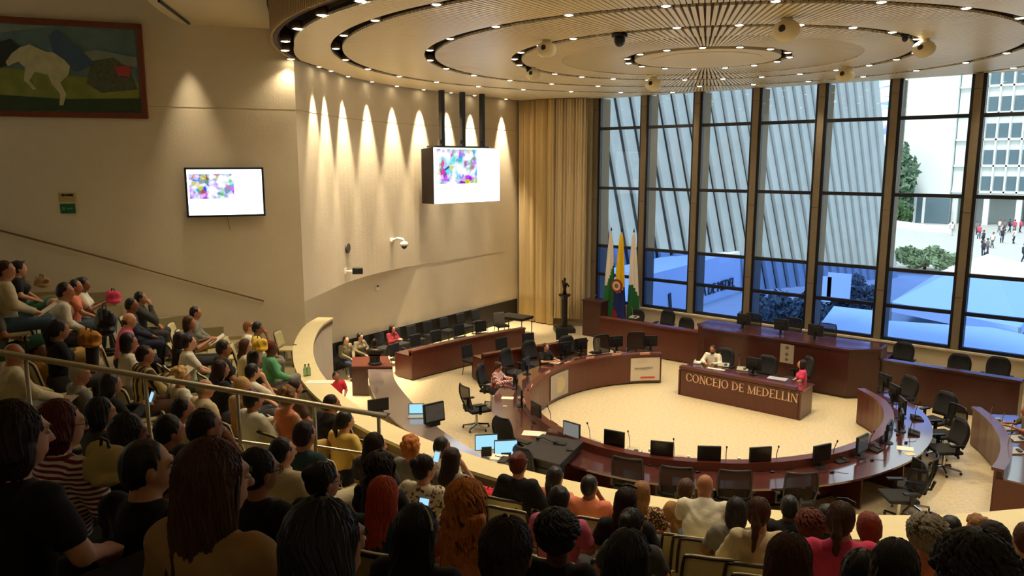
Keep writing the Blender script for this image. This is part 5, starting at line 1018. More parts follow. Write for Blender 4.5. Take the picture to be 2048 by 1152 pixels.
def cloth(c):
    P_ = {'stripe_red': ((226, 214, 206), (120, 22, 34), 'stripes', 12), 'stripe_brown': ((60, 40, 28), (196, 176, 110), 'vstripes', 4), 'vstripe': ((230, 222, 214), (176, 40, 56), 'vstripes', 8), 'plaid': ((44, 54, 40), (206, 206, 180), 'plaid', 14), 'plaid_yellow': ((190, 180, 130), (84, 84, 50), 'plaid', 9), 'leopard': ((206, 170, 120), (70, 44, 28), 'spots', 45), 'floral': ((226, 212, 182), (90, 74, 60), 'noise', 26), 'lace': ((226, 206, 170), (176, 140, 100), 'noise', 40)}
    if c in P_: q = P_[c]; return pattern('cloth_'+c, *q)
    CL = {'white': (226, 220, 198), 'cream': (214, 198, 158), 'black': (22, 20, 20), 'salmon': (224, 130, 96), 'coral': (206, 122, 84), 'pink': (232, 70, 110), 'rose': (206, 96, 130), 'yellow': (226, 184, 60), 'ycard': (232, 196, 100), 'green': (92, 164, 112), 'lgreen': (186, 196, 140), 'teal': (34, 66, 72), 'grey': (128, 124, 112), 'dgrey': (60, 58, 56), 'navy': (34, 40, 58), 'denim': (74, 96, 122), 'lblue': (150, 176, 196), 'jeans': (66, 88, 104), 'greenj': (58, 104, 74), 'khaki': (196, 160, 92), 'beige': (170, 132, 84), 'brown': (88, 60, 40), 'purple': (92, 28, 56), 'maroon': (126, 26, 38), 'olive': (112, 100, 72), 'red': (224, 44, 60), 'mustard': (190, 128, 40)}
    return mat('cloth_'+c, CL[c], .88, noise=.1, scale=14, bump=.25, bscale=22)
M_LIP = mat('lips', (150, 70, 66), .5); M_EYE = mat('eye_dark', (24, 16, 14), .2); M_EYEW = mat('eye_white', (214, 206, 196), .3)
def make_person(root, spec, vox):
    """spec: hair, hcol, skin, top, pants, turn, pitch, lean, pose, sleeve, sex, glasses"""
    g = spec.get; fem = g('sex', 'f') == 'f'; ln = g('lean', .05); pose = g('pose', 'lap'); w = .93 if fem else 1.06; fat = g('fat', 1.0); w *= 1+(fat-1)*.7
    hip = V3(0, 0, .55); T = rotx(-ln); tors = lambda x, y, z: hip+T @ V3(x, y, z); sh = lambda s: tors(s*.165*w, -.005, .455)
    neck = tors(0, .005, .52); hc = neck+V3(0, .02, .12)+T @ V3(0, .02, .02)*.5; HR = rotz(g('turn', 0)) @ rotx(-g('pitch', .12)); hp = lambda x, y, z: hc+HR @ V3(x, y, z)
    knees = [V3(s*(.12 if fem else .17), .44, .53) for s in (-1, 1)]; ank = [V3(s*(.11 if fem else .16), .42, .09) for s in (-1, 1)]
    if g('cross'): knees[1] = V3(-.02, .46, .64); ank[1] = V3(-.24, .52, .36)
    P = {'lap': [((-.25, .06, .80), (-.09, .27, .66)), ((.25, .06, .80), (.07, .29, .67))], 'chin': [((-.22, .14, .78), (-.05, .30, .68)), ((.19, .27, .80), (.05, .20, 1.06))], 'phone': [((-.22, .12, .80), (-.06, .33, .88)), ((.22, .12, .80), (.05, .34, .88))], 'desk': [((-.26, .17, .82), (-.12, .44, .86)), ((.26, .17, .82), (.1, .45, .86))], 'armup': [((-.25, .06, .8), (-.08, .28, .66)), ((.28, .10, 1.10), (.09, -.06, 1.24))], 'knee': [((-.23, .14, .80), (-.13, .40, .66)), ((.23, .14, .80), (.12, .42, .66))], 'across': [((-.25, .06, .80), (-.09, .27, .66)), ((.42, .06, .93), (.70, .16, .90))]}[pose]
    off = T @ V3(0, 0, .3)-V3(0, 0, .3); el = []; wr = []
    for (e, h_), s in zip(P, (-1, 1)): e = np.array(e)+off*.9; h_ = np.array(h_)+off*(.5 if pose != 'armup' else 1); el.append(e); wr.append(h_)
    # ---- body
    B = [cap(tors(-.12*w, 0, .43), tors(.12*w, 0, .43), .06, .06), cap(tors(0, 0, .30), tors(0, 0, .10), .13*w*fat, .115*w*fat, (1, .74)), cap(tors(0, -.005, .40), tors(0, 0, .28), .12*w, .14*w*fat, (1, .72)), cap(hip+V3(-.06, 0, .0), hip+V3(.06, 0, 0), .11*fat), cap(tors(0, -.01, .46), hp(0, -.015, -.04), .055 if fem else .064, .05 if fem else .058)]
    if fem: B += [ell(tors(s*.07, .085, .33), (.062, .06, .06)) for s in (-1, 1)]
    for i, s in enumerate((-1, 1)):
        B += [cap(hip+V3(s*.085, .0, -.01), knees[i], .085*fat, .058), cap(knees[i], ank[i], .056, .036), cap(ank[i]+V3(0, -.03, -.04), ank[i]+V3(0, .15, -.055), .036, .028), cap(sh(s), el[i], .050, .039), cap(el[i], wr[i], .038, .025)]
        d = wr[i]-el[i]; d /= np.linalg.norm(d); side = np.cross(d, V3(0, 0, 1)); side /= np.linalg.norm(side)+1e-9; up_ = np.cross(side, d); pc = wr[i]+d*.05; B.append(cap(wr[i]+d*.015, pc+d*.02, .027, .033, (1, 1)))
        curl = -.5 if pose not in ('chin', 'armup') else -.9
        for f, (o_, L) in enumerate(((-.030, .062), (-.010, .074), (.011, .07), (.030, .054))): b0 = pc+d*.035+side*o_; b1 = b0+d*L*.55-up_*L*.15; b2 = b1+d*L*.35+up_*L*curl; fr = .0092 if vox < .011 else .0115; B += [cap(b0-d*.02, b1, fr+.001, fr), cap(b1, b2, fr, fr*.85)]
        th = pc-side*.028*(-s); B.append(cap(wr[i]+d*.03-side*.02*(-s), th+d*.035-side*.02*(-s), .013, .010))
    hd = [ell(hp(0, -.012, .022), (.074, .092, .095), HR), ell(hp(0, .022, -.028), (.060, .068, .082), HR), ell(hp(0, .050, -.082), (.032, .032, .028), HR), cap(hp(-.03, .08, .034), hp(.03, .08, .034), .012), cap(hp(0, .086, .012), hp(0, .108, -.022), .008, .0135), ell(hp(-.074, -.002, -.008), (.011, .02, .03), HR), ell(hp(.074, -.002, -.008), (.011, .02, .03), HR), cap(hp(-.018, .083, -.055), hp(.018, .083, -.055), .009), cap(hp(0, -.01, -.05), neck, .05, .052 if fem else .06)]
    vs, fs = grow(B+hd, vox, .018); skin = mat('skin_'+g('skin', 'a'), SK[g('skin', 'a')], .5, noise=.06, scale=20); link_mesh('body', vs, fs, skin, root)
    # ---- shirt
    o_ = .016 if vox < .013 else .02; sl = g('sleeve', 'short'); S = [cap(tors(-.11*w, 0, .425), tors(.11*w, 0, .425), .06+o_, None), cap(tors(0, 0, .30), tors(0, 0, .03), .13*w*fat+o_, .13*w*fat+o_, (1, .78)), cap(tors(0, -.005, .40), tors(0, 0, .28), .12*w+o_, .14*w*fat+o_, (1, .76))]
    if fem: S += [ell(tors(s*.07, .085, .33), (.062+o_, .062+o_, .06+o_)) for s in (-1, 1)]
    if sl != 'none':
        for i, s in enumerate((-1, 1)):
            e = el[i] if sl == 'long' else sh(s)+(el[i]-sh(s))*.62; S.append(cap(sh(s), e, .054+o_, .044+o_))
            if sl == 'long': S.append(cap(el[i], wr[i]-(wr[i]-el[i])*.06, .042+o_*.8, .028+o_*.8))
    nz = RNG.rand(3)*9; A_ = .0045
    fold = lambda q: A_*np.sin(q[..., 2]*55+6*np.sin(q[..., 0]*11+nz[0])+nz[1])*np.sin(q[..., 0]*23+q[..., 1]*17+nz[2])
    vs, fs = grow(S, vox, .03, fold); link_mesh('shirt', vs, fs, cloth(g('top', 'grey')), root)
    if g('collar'): mb = MB(); cp_ = [tors(.075*math.cos(a), .005+.07*math.sin(a), .50+.01*math.sin(a)) for a in np.linspace(-.9, PI+.9, 12)]; mb.tube(cp_, .014, 6); mb.build('collar', cloth(g('top')), root, smooth=True)
    # ---- trousers and shoes
    Q = [cap(hip+V3(-.07, 0, -.0), hip+V3(.07, 0, 0), .115*fat+.012)]
    for i, s in enumerate((-1, 1)): Q += [cap(hip+V3(s*.085, 0, -.01), knees[i], .09*fat+.012, .068+.008), cap(knees[i], ank[i]+(knees[i]-ank[i])*.12, .066, .052)]
    vs, fs = grow(Q, max(vox, .012), .02); link_mesh('trousers', vs, fs, cloth(g('pants', 'jeans')), root)
    for i in (0, 1): mb = MB(); a = ank[i]; mb.ell(a+V3(0, .06, -.045), (.045, .125, .042), 12); mb.build('shoe', M_BLACK, root, smooth=True)
    # ---- hair
    st = g('hair', 'short'); hm_ = hair_mat(g('hcol', 'black')); H = []; disp = None; back = T @ V3(0, 0, -1)
    cutf = None
    if st in ('short', 'long', 'pony', 'bun', 'curly', 'lcurly', 'bob'):
        H = [ell(hp(0, -.028, .030), (.084, .094, .098) if st == 'short' and not fem else (.088, .10, .104), HR), ell(hp(0, -.045, -.015), (.082, .075, .085), HR)]
    if st == 'bald': H = []
    if st == 'fringe': H = [ell(hp(0, -.045, -.022), (.080, .070, .055), HR)]
    if st == 'long':
        L = g('hlen', .32); H += [ell(hp(s*.066, -.018, -.05), (.028, .05, .10), HR) for s in (-1, 1)]
        b0 = hp(0, -.065, -.04); b1 = b0+V3(0, -.035, -L*.5)+off*.0; b2 = b1+V3(0, -.012, -L*.5); H += [cap(b0, b1, .075, .085, (1.05, .62)), cap(b1, b2, .085, .06, (1.05, .52))]
    if st == 'bob': H += [ell(hp(s*.062, -.02, -.055), (.034, .055, .085), HR) for s in (-1, 1)]+[ell(hp(0, -.06, -.07), (.082, .055, .09), HR)]
    if st == 'pony': L = g('hlen', .3); b0 = hp(0, -.115, .03); H += [cap(b0, b0+V3(0, -.045, -.09), .028, .032), cap(b0+V3(0, -.045, -.09), b0+V3(0, -.03, -L), .032, .014)]
    if st == 'bun': H += [ell(hp(0, -.105, .055), (.05, .05, .05), HR)]
    amp = .0045
    if st in ('curly', 'lcurly'):
        rs = np.random.RandomState(int(abs(root.location.x*1000)) % 9999); R_ = .108 if st == 'curly' else .112; n_ = 150 if st == 'curly' else 120
        for _ in range(n_):
            v = rs.normal(size=3); v /= np.linalg.norm(v)
            if v[1] > .35 and v[2] < .55: continue
            H.append(ell(hp(v[0]*R_*.95, -.03+v[1]*R_*.9, .025+v[2]*R_), [.015+rs.rand()*.012]*3))
        if st == 'lcurly':
            L = g('hlen', .3)
            for _ in range(260): u = rs.rand(); a = rs.rand()*2*PI; rr = .10*(1-.15*u)+.03*u; H.append(ell(hc+V3(rr*1.15*math.cos(a), -.075+rr*.62*math.sin(a), -.04-L*u), [.014+rs.rand()*.014]*3))
        amp = .006
    if H:
        ph0 = nz[0]
        if st in ('curly', 'lcurly'): disp = lambda q: amp*np.sin(q[..., 0]*130+ph0)*np.sin(q[..., 1]*120)*np.sin(q[..., 2]*110)
        else: disp = lambda q: amp*np.sin(np.arctan2(q[..., 0]-hc[0], -(q[..., 1]-hc[1]-.02))*26+ph0+4*np.sin(q[..., 2]*18+ph0))
        fwd = HR @ V3(0, 1, 0); upv = HR @ V3(0, 0, 1)
        def cutf(q):
            r_ = q-hc; y_ = r_ @ fwd; z_ = r_ @ upv; return np.minimum(y_-.052+np.clip((z_-.03)*-.1, 0, .02), .075-z_)*1.0
        vs, fs = grow(H, min(vox, .014), .012 if st in ('curly', 'lcurly') else .02, disp, cutf); link_mesh('hair', vs, fs, hm_, root)
    if H and st != 'short' and vox < .0165 or (H and vox < .011):
        rs = np.random.RandomState(int(abs(hc[0]*1e4+root.location.y*1e3)) % 99991); mb = MB(); wavy = {'lcurly': .016, 'curly': .014}.get(st, .003); nl = 150 if vox < .012 else 80
        if st in ('long', 'lcurly', 'bob'): Ls = g('hlen', .32 if st == 'long' else .3) if st != 'bob' else .05
        else: Ls = 0
        if st == 'bun' or st == 'pony': nl = nl//2
        for j in range(nl):
            a = rs.uniform(-.35*PI, 1.35*PI) if st != 'curly' else rs.uniform(-.4*PI, 1.4*PI); ph_ = rs.rand()*6; pts = []; e0 = rs.uniform(.15, .5); fr = rs.uniform(50, 75); end = rs.uniform(.8, 1.05); rr0 = (.084, .099, .104) if st not in ('curly', 'lcurly') else (.112, .118, .122)
            for q in np.linspace(0, 1, 14 if wavy > .01 else 9):
                if Ls and q > .5:
                    v = (q-.5)*2*end; r_ = 1-.1*v; z_ = -.04-Ls*v; bk = .045*min(1, v*2) if Ls > .1 else .02; p_ = V3(rr0[0]*r_*math.cos(a)*(1.0), -.03-bk-rr0[1]*.75*r_*math.sin(a), z_)
                    if Ls > .1 and math.cos(a)**2 > .5: p_[0] *= .95
                    pw_ = hc+p_
                else:
                    el_ = (e0+(q*2 if Ls else q*1.15)*(1.15 if Ls else 1.2)); el_ = min(el_, 1.75 if Ls else (1.9 if st in ('curly', 'bob') else 1.75)); p_ = V3(rr0[0]*math.sin(el_)*math.cos(a), -.028-rr0[1]*math.sin(el_)*math.sin(a)*.98, .028+rr0[2]*math.cos(el_)); pw_ = hp(*p_)
                pw_ = pw_+V3(math.cos(q*fr*.35+ph_), math.sin(q*fr*.35+ph_), 0)*wavy*min(1, q*2)+rs.normal(size=3)*.0012; pts.append(pw_)
            mb.tube(pts, [.0065]+[.0085 if wavy > .01 else .0065]*(len(pts)-3)+[.005, .0015], 5, cap=False)
        mb.build('hair_locks', hm_, root, smooth=True, fix=False)
    if vox < .0125 or g('face'):
        for s in (-1, 1):
            mb = MB(); mb.ell(hp(s*.03, .081, .012), (.0145, .009, .0085), 10); mb.build('eye', M_EYEW, root, smooth=True); e = root.children[-1]; mb = MB(); mb.ell(hp(s*.03, .0885, .012), (.006, .004, .006), 8); mb.build('pupil', M_EYE, e, smooth=True)
            mb = MB(); mb.tube([hp(s*.016, .093, .032), hp(s*.032, .092, .037), hp(s*.05, .083, .03)], .0035, 5); mb.build('eyebrow', hm_, root)
        mb = MB(); mb.ell(hp(0, .090, -.054), (.021, .006, .0075), 10, R=Matrix(HR.tolist())); mb.build('lips', M_LIP, root, smooth=True)
    if g('beard'): vs, fs = grow([ell(hp(0, .032, -.07), (.056, .056, .05), HR)], .009, .01, None, lambda q: (q-hc) @ (HR @ V3(0, 0, 1))+.042); link_mesh('beard', vs, fs, hm_, root)
    if g('glasses'):
        mb = MB()
        for s in (-1, 1): mb.tube([hp(s*.032+.022*math.cos(a), .100, .010+.016*math.sin(a)) for a in np.linspace(0, 2*PI, 13)], .0022, 5, cap=False); mb.tube([hp(s*.054, .098, .014), hp(s*.076, .0, .012)], .0022, 5)
        mb.tube([hp(-.01, .102, .014), hp(.01, .102, .014)], .0022, 5); mb.build('glasses', M_BLACK, root)
    if g('band'): mb = MB(); mb.tube([hp(.094*math.cos(a), -.01, .03+.1*math.sin(a)) for a in np.linspace(.1, PI-.1, 14)], .006, 6); mb.build('hair_band', cloth(g('band')), root)
    if g('shades'): mb = MB(); mb.tube([hp(-.06, .045, .118), hp(0, .06, .128), hp(.06, .045, .118)], .012, 6); mb.build('sunglasses', M_BLACK, root)
    if g('earring'):
        for s in (-1, 1): mb = MB(); mb.ell(hp(s*.082, .0, -.045), (.005, .005, .012), 6); mb.build('earring', M_CHROME, root)
    return dict(wr=wr, hc=hc, el=el, kn=knees)
# ------------------------------------------------------------------ audience seat
def make_seat():
    t = empty('auditorium_chair', (0, 0, 0), 0, '', 'chair')
    def shell(nm, pts, m_, th): mb = MB(); mb.add(*pts); o = mb.build(nm, m_, t, smooth=True, fix=False); s_ = o.modifiers.new('solid', 'SOLIDIFY'); s_.thickness = th; return o
    def back(i, j): v = j/6; u = i/8*2-1; hw = .235*(1-.10*v*v) ; z = .47+.40*v; return (u*hw, -.205-.10*v+.035*u*u, z-.02*abs(u)**4*(v > .9))
    V = [back(i, j) for j in range(7) for i in range(9)]; Fq = [(j*9+i, j*9+i+1, j*9+i+10, j*9+i+9) for j in range(6) for i in range(8)]; shell('backrest', (V, Fq), M_CREAM, .03)
    loop = [V[j*9] for j in range(7)]+[V[54+i] for i in range(1, 9)]+[V[j*9+8] for j in range(5, -1, -1)]; mb = MB(); mb.tube(loop, .014, 6); mb.build('edge_trim', M_EDGE, t, smooth=True)
    mb = MB(); mb.box((0, .02, .43), (.45, .44, .05)); bev(mb.build('seat', M_CREAM, t), .02)
    for sx in (-1, 1):
        for sy in (-1, 1): mb = MB(); mb.tube([(sx*.19, sy*.17, .41), (sx*.21, sy*.21, 0)], .012, 6); mb.build('leg', M_EDGE, t)
    return t
SEAT = make_seat(); seat_used = [False]
def seat(p, rz, label):
    global SEAT
    if not seat_used[0]: seat_used[0] = True; o = SEAT; o.location = tuple(p); o.rotation_euler = (0, 0, rz)
    else: o = dup(SEAT, tuple(p), rz)
    o['label'] = label; o['group'] = 'cream backed auditorium chairs'; return o
def person(loc, rz, label, spec, group='seated audience'):
    t = empty('person', tuple(loc), rz, label, 'person', group); dist = math.dist(tuple(loc), (0, 0, CAMZ)); vox = min(.021, max(.0088, .0072+.0011*dist)); J = make_person(t, spec, vox); t['_'] = 0; del t['_']; return t, J
def place_head(px_, py_, hz=1.26, kmin=0, hh=None, taken=None):
    best = None
    for k in range(kmin, NR):
        th = -90
        for _ in range(3): X = at(px_, py_, zrow(k, th)+hz); v = X[:2]-C; th = math.degrees(math.atan2(v[1], v[0]))
        s = np.hypot(*v)-rout(th); e = abs(s-(S0+DS*k)) if k < NR-1 else max(0, S0+DS*k-s)
        if hh: dd = np.linalg.norm(X-O3); e = .9*abs(dd-1531*.265/hh)+.35*e
        if s < .25: e += 5*(.25-s)+1
        if taken:
            m = min([math.dist(X[:2], q) for q in taken]); e += max(0, .5-m)*5
        if best is None or e < best[0]: best = (e, k, X, th)
    return best[1], best[2], best[3]
# x, y, hair, hcol, skin, top, pants, extras, label, short
HH = {(12, 532): 34, (38, 530): 32, (132, 573): 32, (152, 567): 31, (167, 562): 29, (108, 604): 33, (131, 612): 34, (119, 650): 36, (264, 604): 29, (281, 588): 28, (259, 633): 31, (258, 676): 34, (291, 701): 36, (391, 617): 27, (379, 640): 29, (362, 672): 32, (378, 678): 32, (498, 646): 26, (516, 650): 25, (492, 686): 30, (543, 690): 31, (509, 710): 33, (506, 736): 34, (27, 698): 42, (363, 744): 38, (410, 768): 41, (442, 730): 36, (486, 765): 39, (160, 738): 43, (448, 690): 33, (75, 690): 38, (-8, 590): 36, (-150, 1010): 170, (222, 757): 45, (203, 812): 58, (122, 828): 95, (32, 842): 100, (296, 910): 110, (367, 808): 50, (340, 848): 60, (411, 838): 66, (258, 850): 82, (429, 925): 165, (507, 790): 45, (577, 785): 45, (590, 768): 40, (610, 857): 56, (566, 890): 60, (520, 922): 80, (665, 797): 38, (692, 832): 43, (648, 945): 80, (652, 1052): 200, (752, 880): 55, (764, 925): 66, (824, 885): 46, (770, 975): 78, (850, 925): 60, (885, 884): 43, (906, 908): 47, (935, 985): 88, (838, 1040): 120, (1016, 1075): 180, (1039, 917): 49, (1112, 945): 49, (1181, 962): 49, (1121, 987): 60, (1118, 1050): 86, (1254, 992): 64, (1285, 975): 49, (1374, 970): 44, (1411, 955): 54, (1473, 1010): 52, (1520, 1012): 64, (1579, 1003): 50, (1624, 1038): 56, (1655, 1022): 50, (1685, 1024): 76, (1738, 1042): 60, (1584, 1100): 130, (1727, 1128): 104, (1793, 1112): 98, (1855, 1053): 66, (1903, 1046): 52, (1955, 1046): 52, (1985, 1066): 72, (1955, 1118): 110, (1266, 1035): 66, (1262, 1092): 125, (2052, 1062): 62}
AUD = [
 (12, 532, 'short', 'brown', 'a', 'cream', 'jeans', dict(sex='m', sleeve='long'), 'reddish-haired man in a cream shirt, top left corner row', 'the reddish-haired man top left'),
 (38, 530, 'bun', 'dbrown', 'a', 'black', 'greenj', dict(shades=1, cross=1), 'woman in black top and green trousers against the wall, sunglasses on head', 'the woman in green trousers'),
 (132, 573, 'short', 'black', 'b', 'white', 'dgrey', dict(sex='m', lean=.3, sleeve='long'), 'black-haired man in a white shirt leaning forward, upper left', 'the leaning white-shirt man upper left'),
 (152, 567, 'short', 'black', 'b', 'salmon', 'jeans', dict(sex='m', lean=.15, pose='knee'), 'person in a salmon-red top and jeans near the wall, upper left', 'the salmon top upper left'),
 (167, 562, 'bun', 'black', 'c', 'white', 'jeans', dict(pose='phone'), 'dark-skinned woman in white holding a dark tablet by the wall', 'the woman with the tablet'),
 (108, 604, 'fringe', 'brown', 'a', 'lgreen', 'grey', dict(sex='m', collar=1), 'balding man in a pale green shirt at the left', 'the balding pale green shirt man'),
 (131, 612, 'short', 'black', 'b', 'yellow', 'khaki', dict(sex='m', lean=.25, pose='knee'), 'black-haired man in a yellow shirt, hands clasped', 'the yellow shirt man'),
 (119, 650, 'pony', 'black', 'b', 'black', 'dgrey', dict(), 'woman in black with tied black hair in front of the yellow shirt', 'the woman in black behind the yellow shirt'),
 (264, 604, 'short', 'black', 'c', 'navy', 'navy', dict(sex='m', sleeve='long'), 'person in a dark navy jacket left of the suited man', 'the navy jacket'),
 (281, 588, 'short', 'black', 'b', 'dgrey', 'dgrey', dict(sex='m', sleeve='long', pose='chin', collar=1), 'man in a dark grey suit by the wall, hand near his chin', 'the dark grey suit man'),
 (259, 633, 'fringe', 'brown', 'a', 'rose', 'navy', dict(sex='m', lean=.2, sleeve='long'), 'balding man in a bright pink shirt, left side', 'the balding pink shirt man'),
 (258, 676, 'bob', 'black', 'b', 'white', 'grey', dict(), 'black-haired woman in a white blouse seen from behind, left', 'the black bob and white blouse'),
 (291, 701, 'short', 'dbrown', 'b', 'stripe_brown', 'brown', dict(sex='m', pose='phone', sleeve='long'), 'man in a brown and cream striped jacket writing on white sheets', 'the striped jacket man'),
 (391, 617, 'short', 'black', 'b', 'grey', 'khaki', dict(sex='m', cross=1, sleeve='long'), 'man in a grey shirt and khaki trousers by the wall steps', 'the khaki trousers man'),
 (379, 640, 'bob', 'brown', 'b', 'dgrey', 'dgrey', dict(pose='phone'), 'brown-haired woman reading white papers near the khaki trousers man', 'the woman reading papers'),
 (362, 672, 'long', 'black', 'b', 'black', 'dgrey', dict(), 'woman with long black hair behind the white t-shirt man', 'the long black hair left'),
 (378, 678, 'short', 'dbrown', 'a', 'white', 'greenj', dict(sex='m', pose='knee'), 'man with cropped hair in a white t-shirt, left middle', 'the white t-shirt man'),
 (498, 646, 'short', 'lbrown', 'a', 'white', 'cream', dict(sex='m', sleeve='long'), 'fair-haired man in a white shirt close to the wall corner', 'the fair-haired man at the corner'),
 (516, 650, 'short', 'black', 'c', 'cream', 'grey', dict(pose='chin'), 'dark-haired woman resting her chin on her hand at the wall corner', 'the chin-resting woman at the corner'),
 (492, 686, 'long', 'brown', 'a', 'cream', 'grey', dict(hlen=.3), 'woman with long brown hair and cream top near the yellow bag', 'the long brown hair near the bag'),
 (543, 690, 'short', 'auburn', 'd', 'green', 'grey', dict(cross=1, sleeve='long', band='maroon'), 'person in a green sweater with a red headscarf beside the counter', 'the green sweater'),
 (509, 710, 'bob', 'black', 'b', 'black', 'dgrey', dict(), 'woman with a black bob behind the green sweater', 'the black bob behind the green sweater'),
 (506, 736, 'short', 'black', 'a', 'white', 'dgrey', dict(pose='chin'), 'black-haired woman in white with hand at her cheek', 'the woman with hand at cheek'),
 (27, 698, 'bald', 'black', 'b', 'cream', 'grey', dict(sex='m', sleeve='long', pose='knee', fat=1.1), 'bald man in a cream shirt behind the handrail, far left', 'the bald cream shirt man'),
 (363, 744, 'curly', 'blond', 'a', 'white', 'cream', dict(), 'woman with curly blond hair and white top', 'the curly blond woman'),
 (410, 768, 'fringe', 'grey', 'a', 'cream', 'beige', dict(sex='m', fat=1.1), 'grey balding man in a cream shirt just above the handrail', 'the grey balding man'),
 (442, 730, 'long', 'dbrown', 'b', 'black', 'dgrey', dict(hlen=.2), 'dark-haired woman in black in the middle left rows', 'the woman in black, middle left'),
 (486, 765, 'short', 'blond', 'a', 'beige', 'brown', dict(), 'sandy-haired person in a beige jacket above the handrail', 'the sandy beige jacket'),
 (222, 757, 'bob', 'black', 'b', 'black', 'cream', dict(pose='phone', sleeve='long'), 'woman in black holding a lit phone above the handrail', 'the woman in black with the phone'),
 (160, 738, 'short', 'grey', 'b', 'grey', 'grey', dict(sex='m', pose='lap', sleeve='long'), 'grey-haired man in a grey shirt partly behind the handrail', 'the grey shirt behind the rail'),
 (203, 812, 'bob', 'black', 'b', 'dgrey', 'dgrey', dict(), 'woman with black hair in dark grey behind the striped top', 'the dark grey top left'),
 (122, 828, 'bob', 'auburn', 'a', 'stripe_red', 'dgrey', dict(glasses=1, turn=-.5, sleeve='long', fat=1.1), 'auburn-haired woman with glasses in a red and white striped top', 'the striped top woman'),
 (32, 842, 'bob', 'dbrown', 'a', 'black', 'black', dict(turn=-.3), 'dark-haired woman in black at the left photo edge', 'the woman at the left edge'),
 (296, 910, 'short', 'black', 'a', 'black', 'black', dict(sex='m', turn=-.75, hcut=1), 'young man with black hair in profile, black shirt, lower left', 'the young man in profile'),
 (367, 808, 'short', 'black', 'b', 'cream', 'jeans', dict(sex='m', collar=1), 'man with short black hair and cream collar below the handrail', 'the cream collar man'),
 (340, 848, 'short', 'black', 'b', 'black', 'black', dict(), 'black-haired person in black below the cream collar man', 'the dark person lower left'),
 (411, 838, 'short', 'dbrown', 'b', 'dgrey', 'dgrey', dict(sex='m', pose='chin'), 'dark brown haired person just beyond the long-haired woman in beige', 'the brown head beyond the beige jacket'),
 (258, 850, 'bob', 'black', 'c', 'black', 'black', dict(), 'dark-haired woman in the shade next to the young man', 'the shaded woman'),
 (429, 925, 'long', 'brown', 'a', 'beige', 'dgrey', dict(hlen=.62, sleeve='long', hw=1), 'woman with very long brown hair in a beige jacket, large in the foreground', 'the long brown hair in the foreground'),
 (507, 790, 'short', 'black', 'b', 'white', 'dgrey', dict(pose='phone', sleeve='long'), 'black-haired woman in a white jacket holding a phone', 'the white jacket with phone'),
 (577, 785, 'curly', 'lbrown', 'a', 'coral', 'khaki', dict(sleeve='none'), 'curly-haired woman in a sleeveless coral top', 'the sleeveless coral top'),
 (590, 768, 'short', 'dbrown', 'b', 'brown', 'dgrey', dict(sex='m'), 'dark-haired person just beyond the coral top', 'the person beyond the coral top'),
 (610, 857, 'short', 'dbrown', 'b', 'teal', 'cream', dict(sex='m', sleeve='long'), 'dark-haired man in a teal jacket', 'the teal jacket man'),
 (566, 890, 'short', 'black', 'a', 'cream', 'jeans', dict(sex='m', turn=-.4, collar=1), 'boy with cropped black hair in a pale shirt', 'the boy in the pale shirt'),
 (520, 922, 'bun', 'black', 'b', 'black', 'black', dict(turn=-.5, glasses=1), 'woman in black with glasses and pulled back black hair', 'the woman in black with glasses'),
 (665, 797, 'short', 'dbrown', 'b', 'black', 'dgrey', dict(sex='m', lean=.3, sleeve='long'), 'man in a black jacket bending toward the counter', 'the black jacket at the counter'),
 (692, 832, 'pony', 'black', 'a', 'ycard', 'black', dict(sleeve='long', hlen=.22, lean=.18), 'woman with black hair in a yellow cardigan', 'the yellow cardigan'),
 (648, 945, 'bun', 'black', 'a', 'black', 'purple', dict(turn=-.6, glasses=1), 'woman with pinned black hair and pink scarf, lower left centre', 'the pinned hair and pink scarf'),
 (652, 1052, 'bob', 'black', 'b', 'black', 'black', dict(), 'large dark head with thick black hair, bottom left of centre', 'the large dark head bottom left'),
 (752, 880, 'long', 'dbrown', 'a', 'dgrey', 'dgrey', dict(hlen=.34), 'woman with straight dark brown hair near the end of the handrail', 'the straight dark hair by the rail end'),
 (764, 925, 'lcurly', 'dbrown', 'a', 'black', 'jeans', dict(hlen=.38), 'woman with long wavy dark hair behind the redhead', 'the long wavy dark hair'),
 (824, 885, 'curly', 'ginger', 'a', 'grey', 'dgrey', dict(pose='phone'), 'woman with short ginger curls holding a white phone at the counter', 'the short ginger curls'),
 (770, 975, 'long', 'red', 'a', 'teal', 'dgrey', dict(hlen=.40, pose='phone'), 'woman with long straight red hair taking a photo with her phone', 'the long red hair'),
 (850, 925, 'bun', 'dbrown', 'a', 'floral', 'jeans', dict(turn=-.6, glasses=1), 'woman with glasses in a white floral blouse', 'the floral blouse'),
 (885, 884, 'short', 'black', 'c', 'white', 'jeans', dict(sex='m'), 'dark-haired man in white at the counter, right of the ginger curls', 'the man in white at the counter'),
 (906, 908, 'long', 'dbrown', 'a', 'grey', 'grey', dict(pose='chin', hlen=.34, cross=1, turn=-.3), 'woman with long dark hair resting her cheek on her hand at the counter', 'the cheek-resting woman'),
 (935, 985, 'lcurly', 'ginger', 'a', 'coral', 'dgrey', dict(hlen=.36), 'woman with big long ginger curls in the middle foreground', 'the big ginger curls'),
 (838, 1040, 'long', 'black', 'c', 'black', 'black', dict(hlen=.4, band='white'), 'woman with smooth black hair and a white hair band, bottom centre', 'the smooth black hair'),
 (1016, 1075, 'short', 'dbrown', 'c', 'black', 'black', dict(sex='m'), 'very large dark short-haired head at the bottom centre', 'the large head bottom centre'),
 (1039, 917, 'bun', 'auburn', 'a', 'black', 'black', dict(turn=-.3, sleeve='long'), 'woman with pinned dark red hair and black top at the counter', 'the dark red hair'),
 (1112, 945, 'pony', 'black', 'a', 'salmon', 'dgrey', dict(hlen=.3, earring=1, turn=-.4), 'woman with a black ponytail and earrings at the counter', 'the ponytail and earrings'),
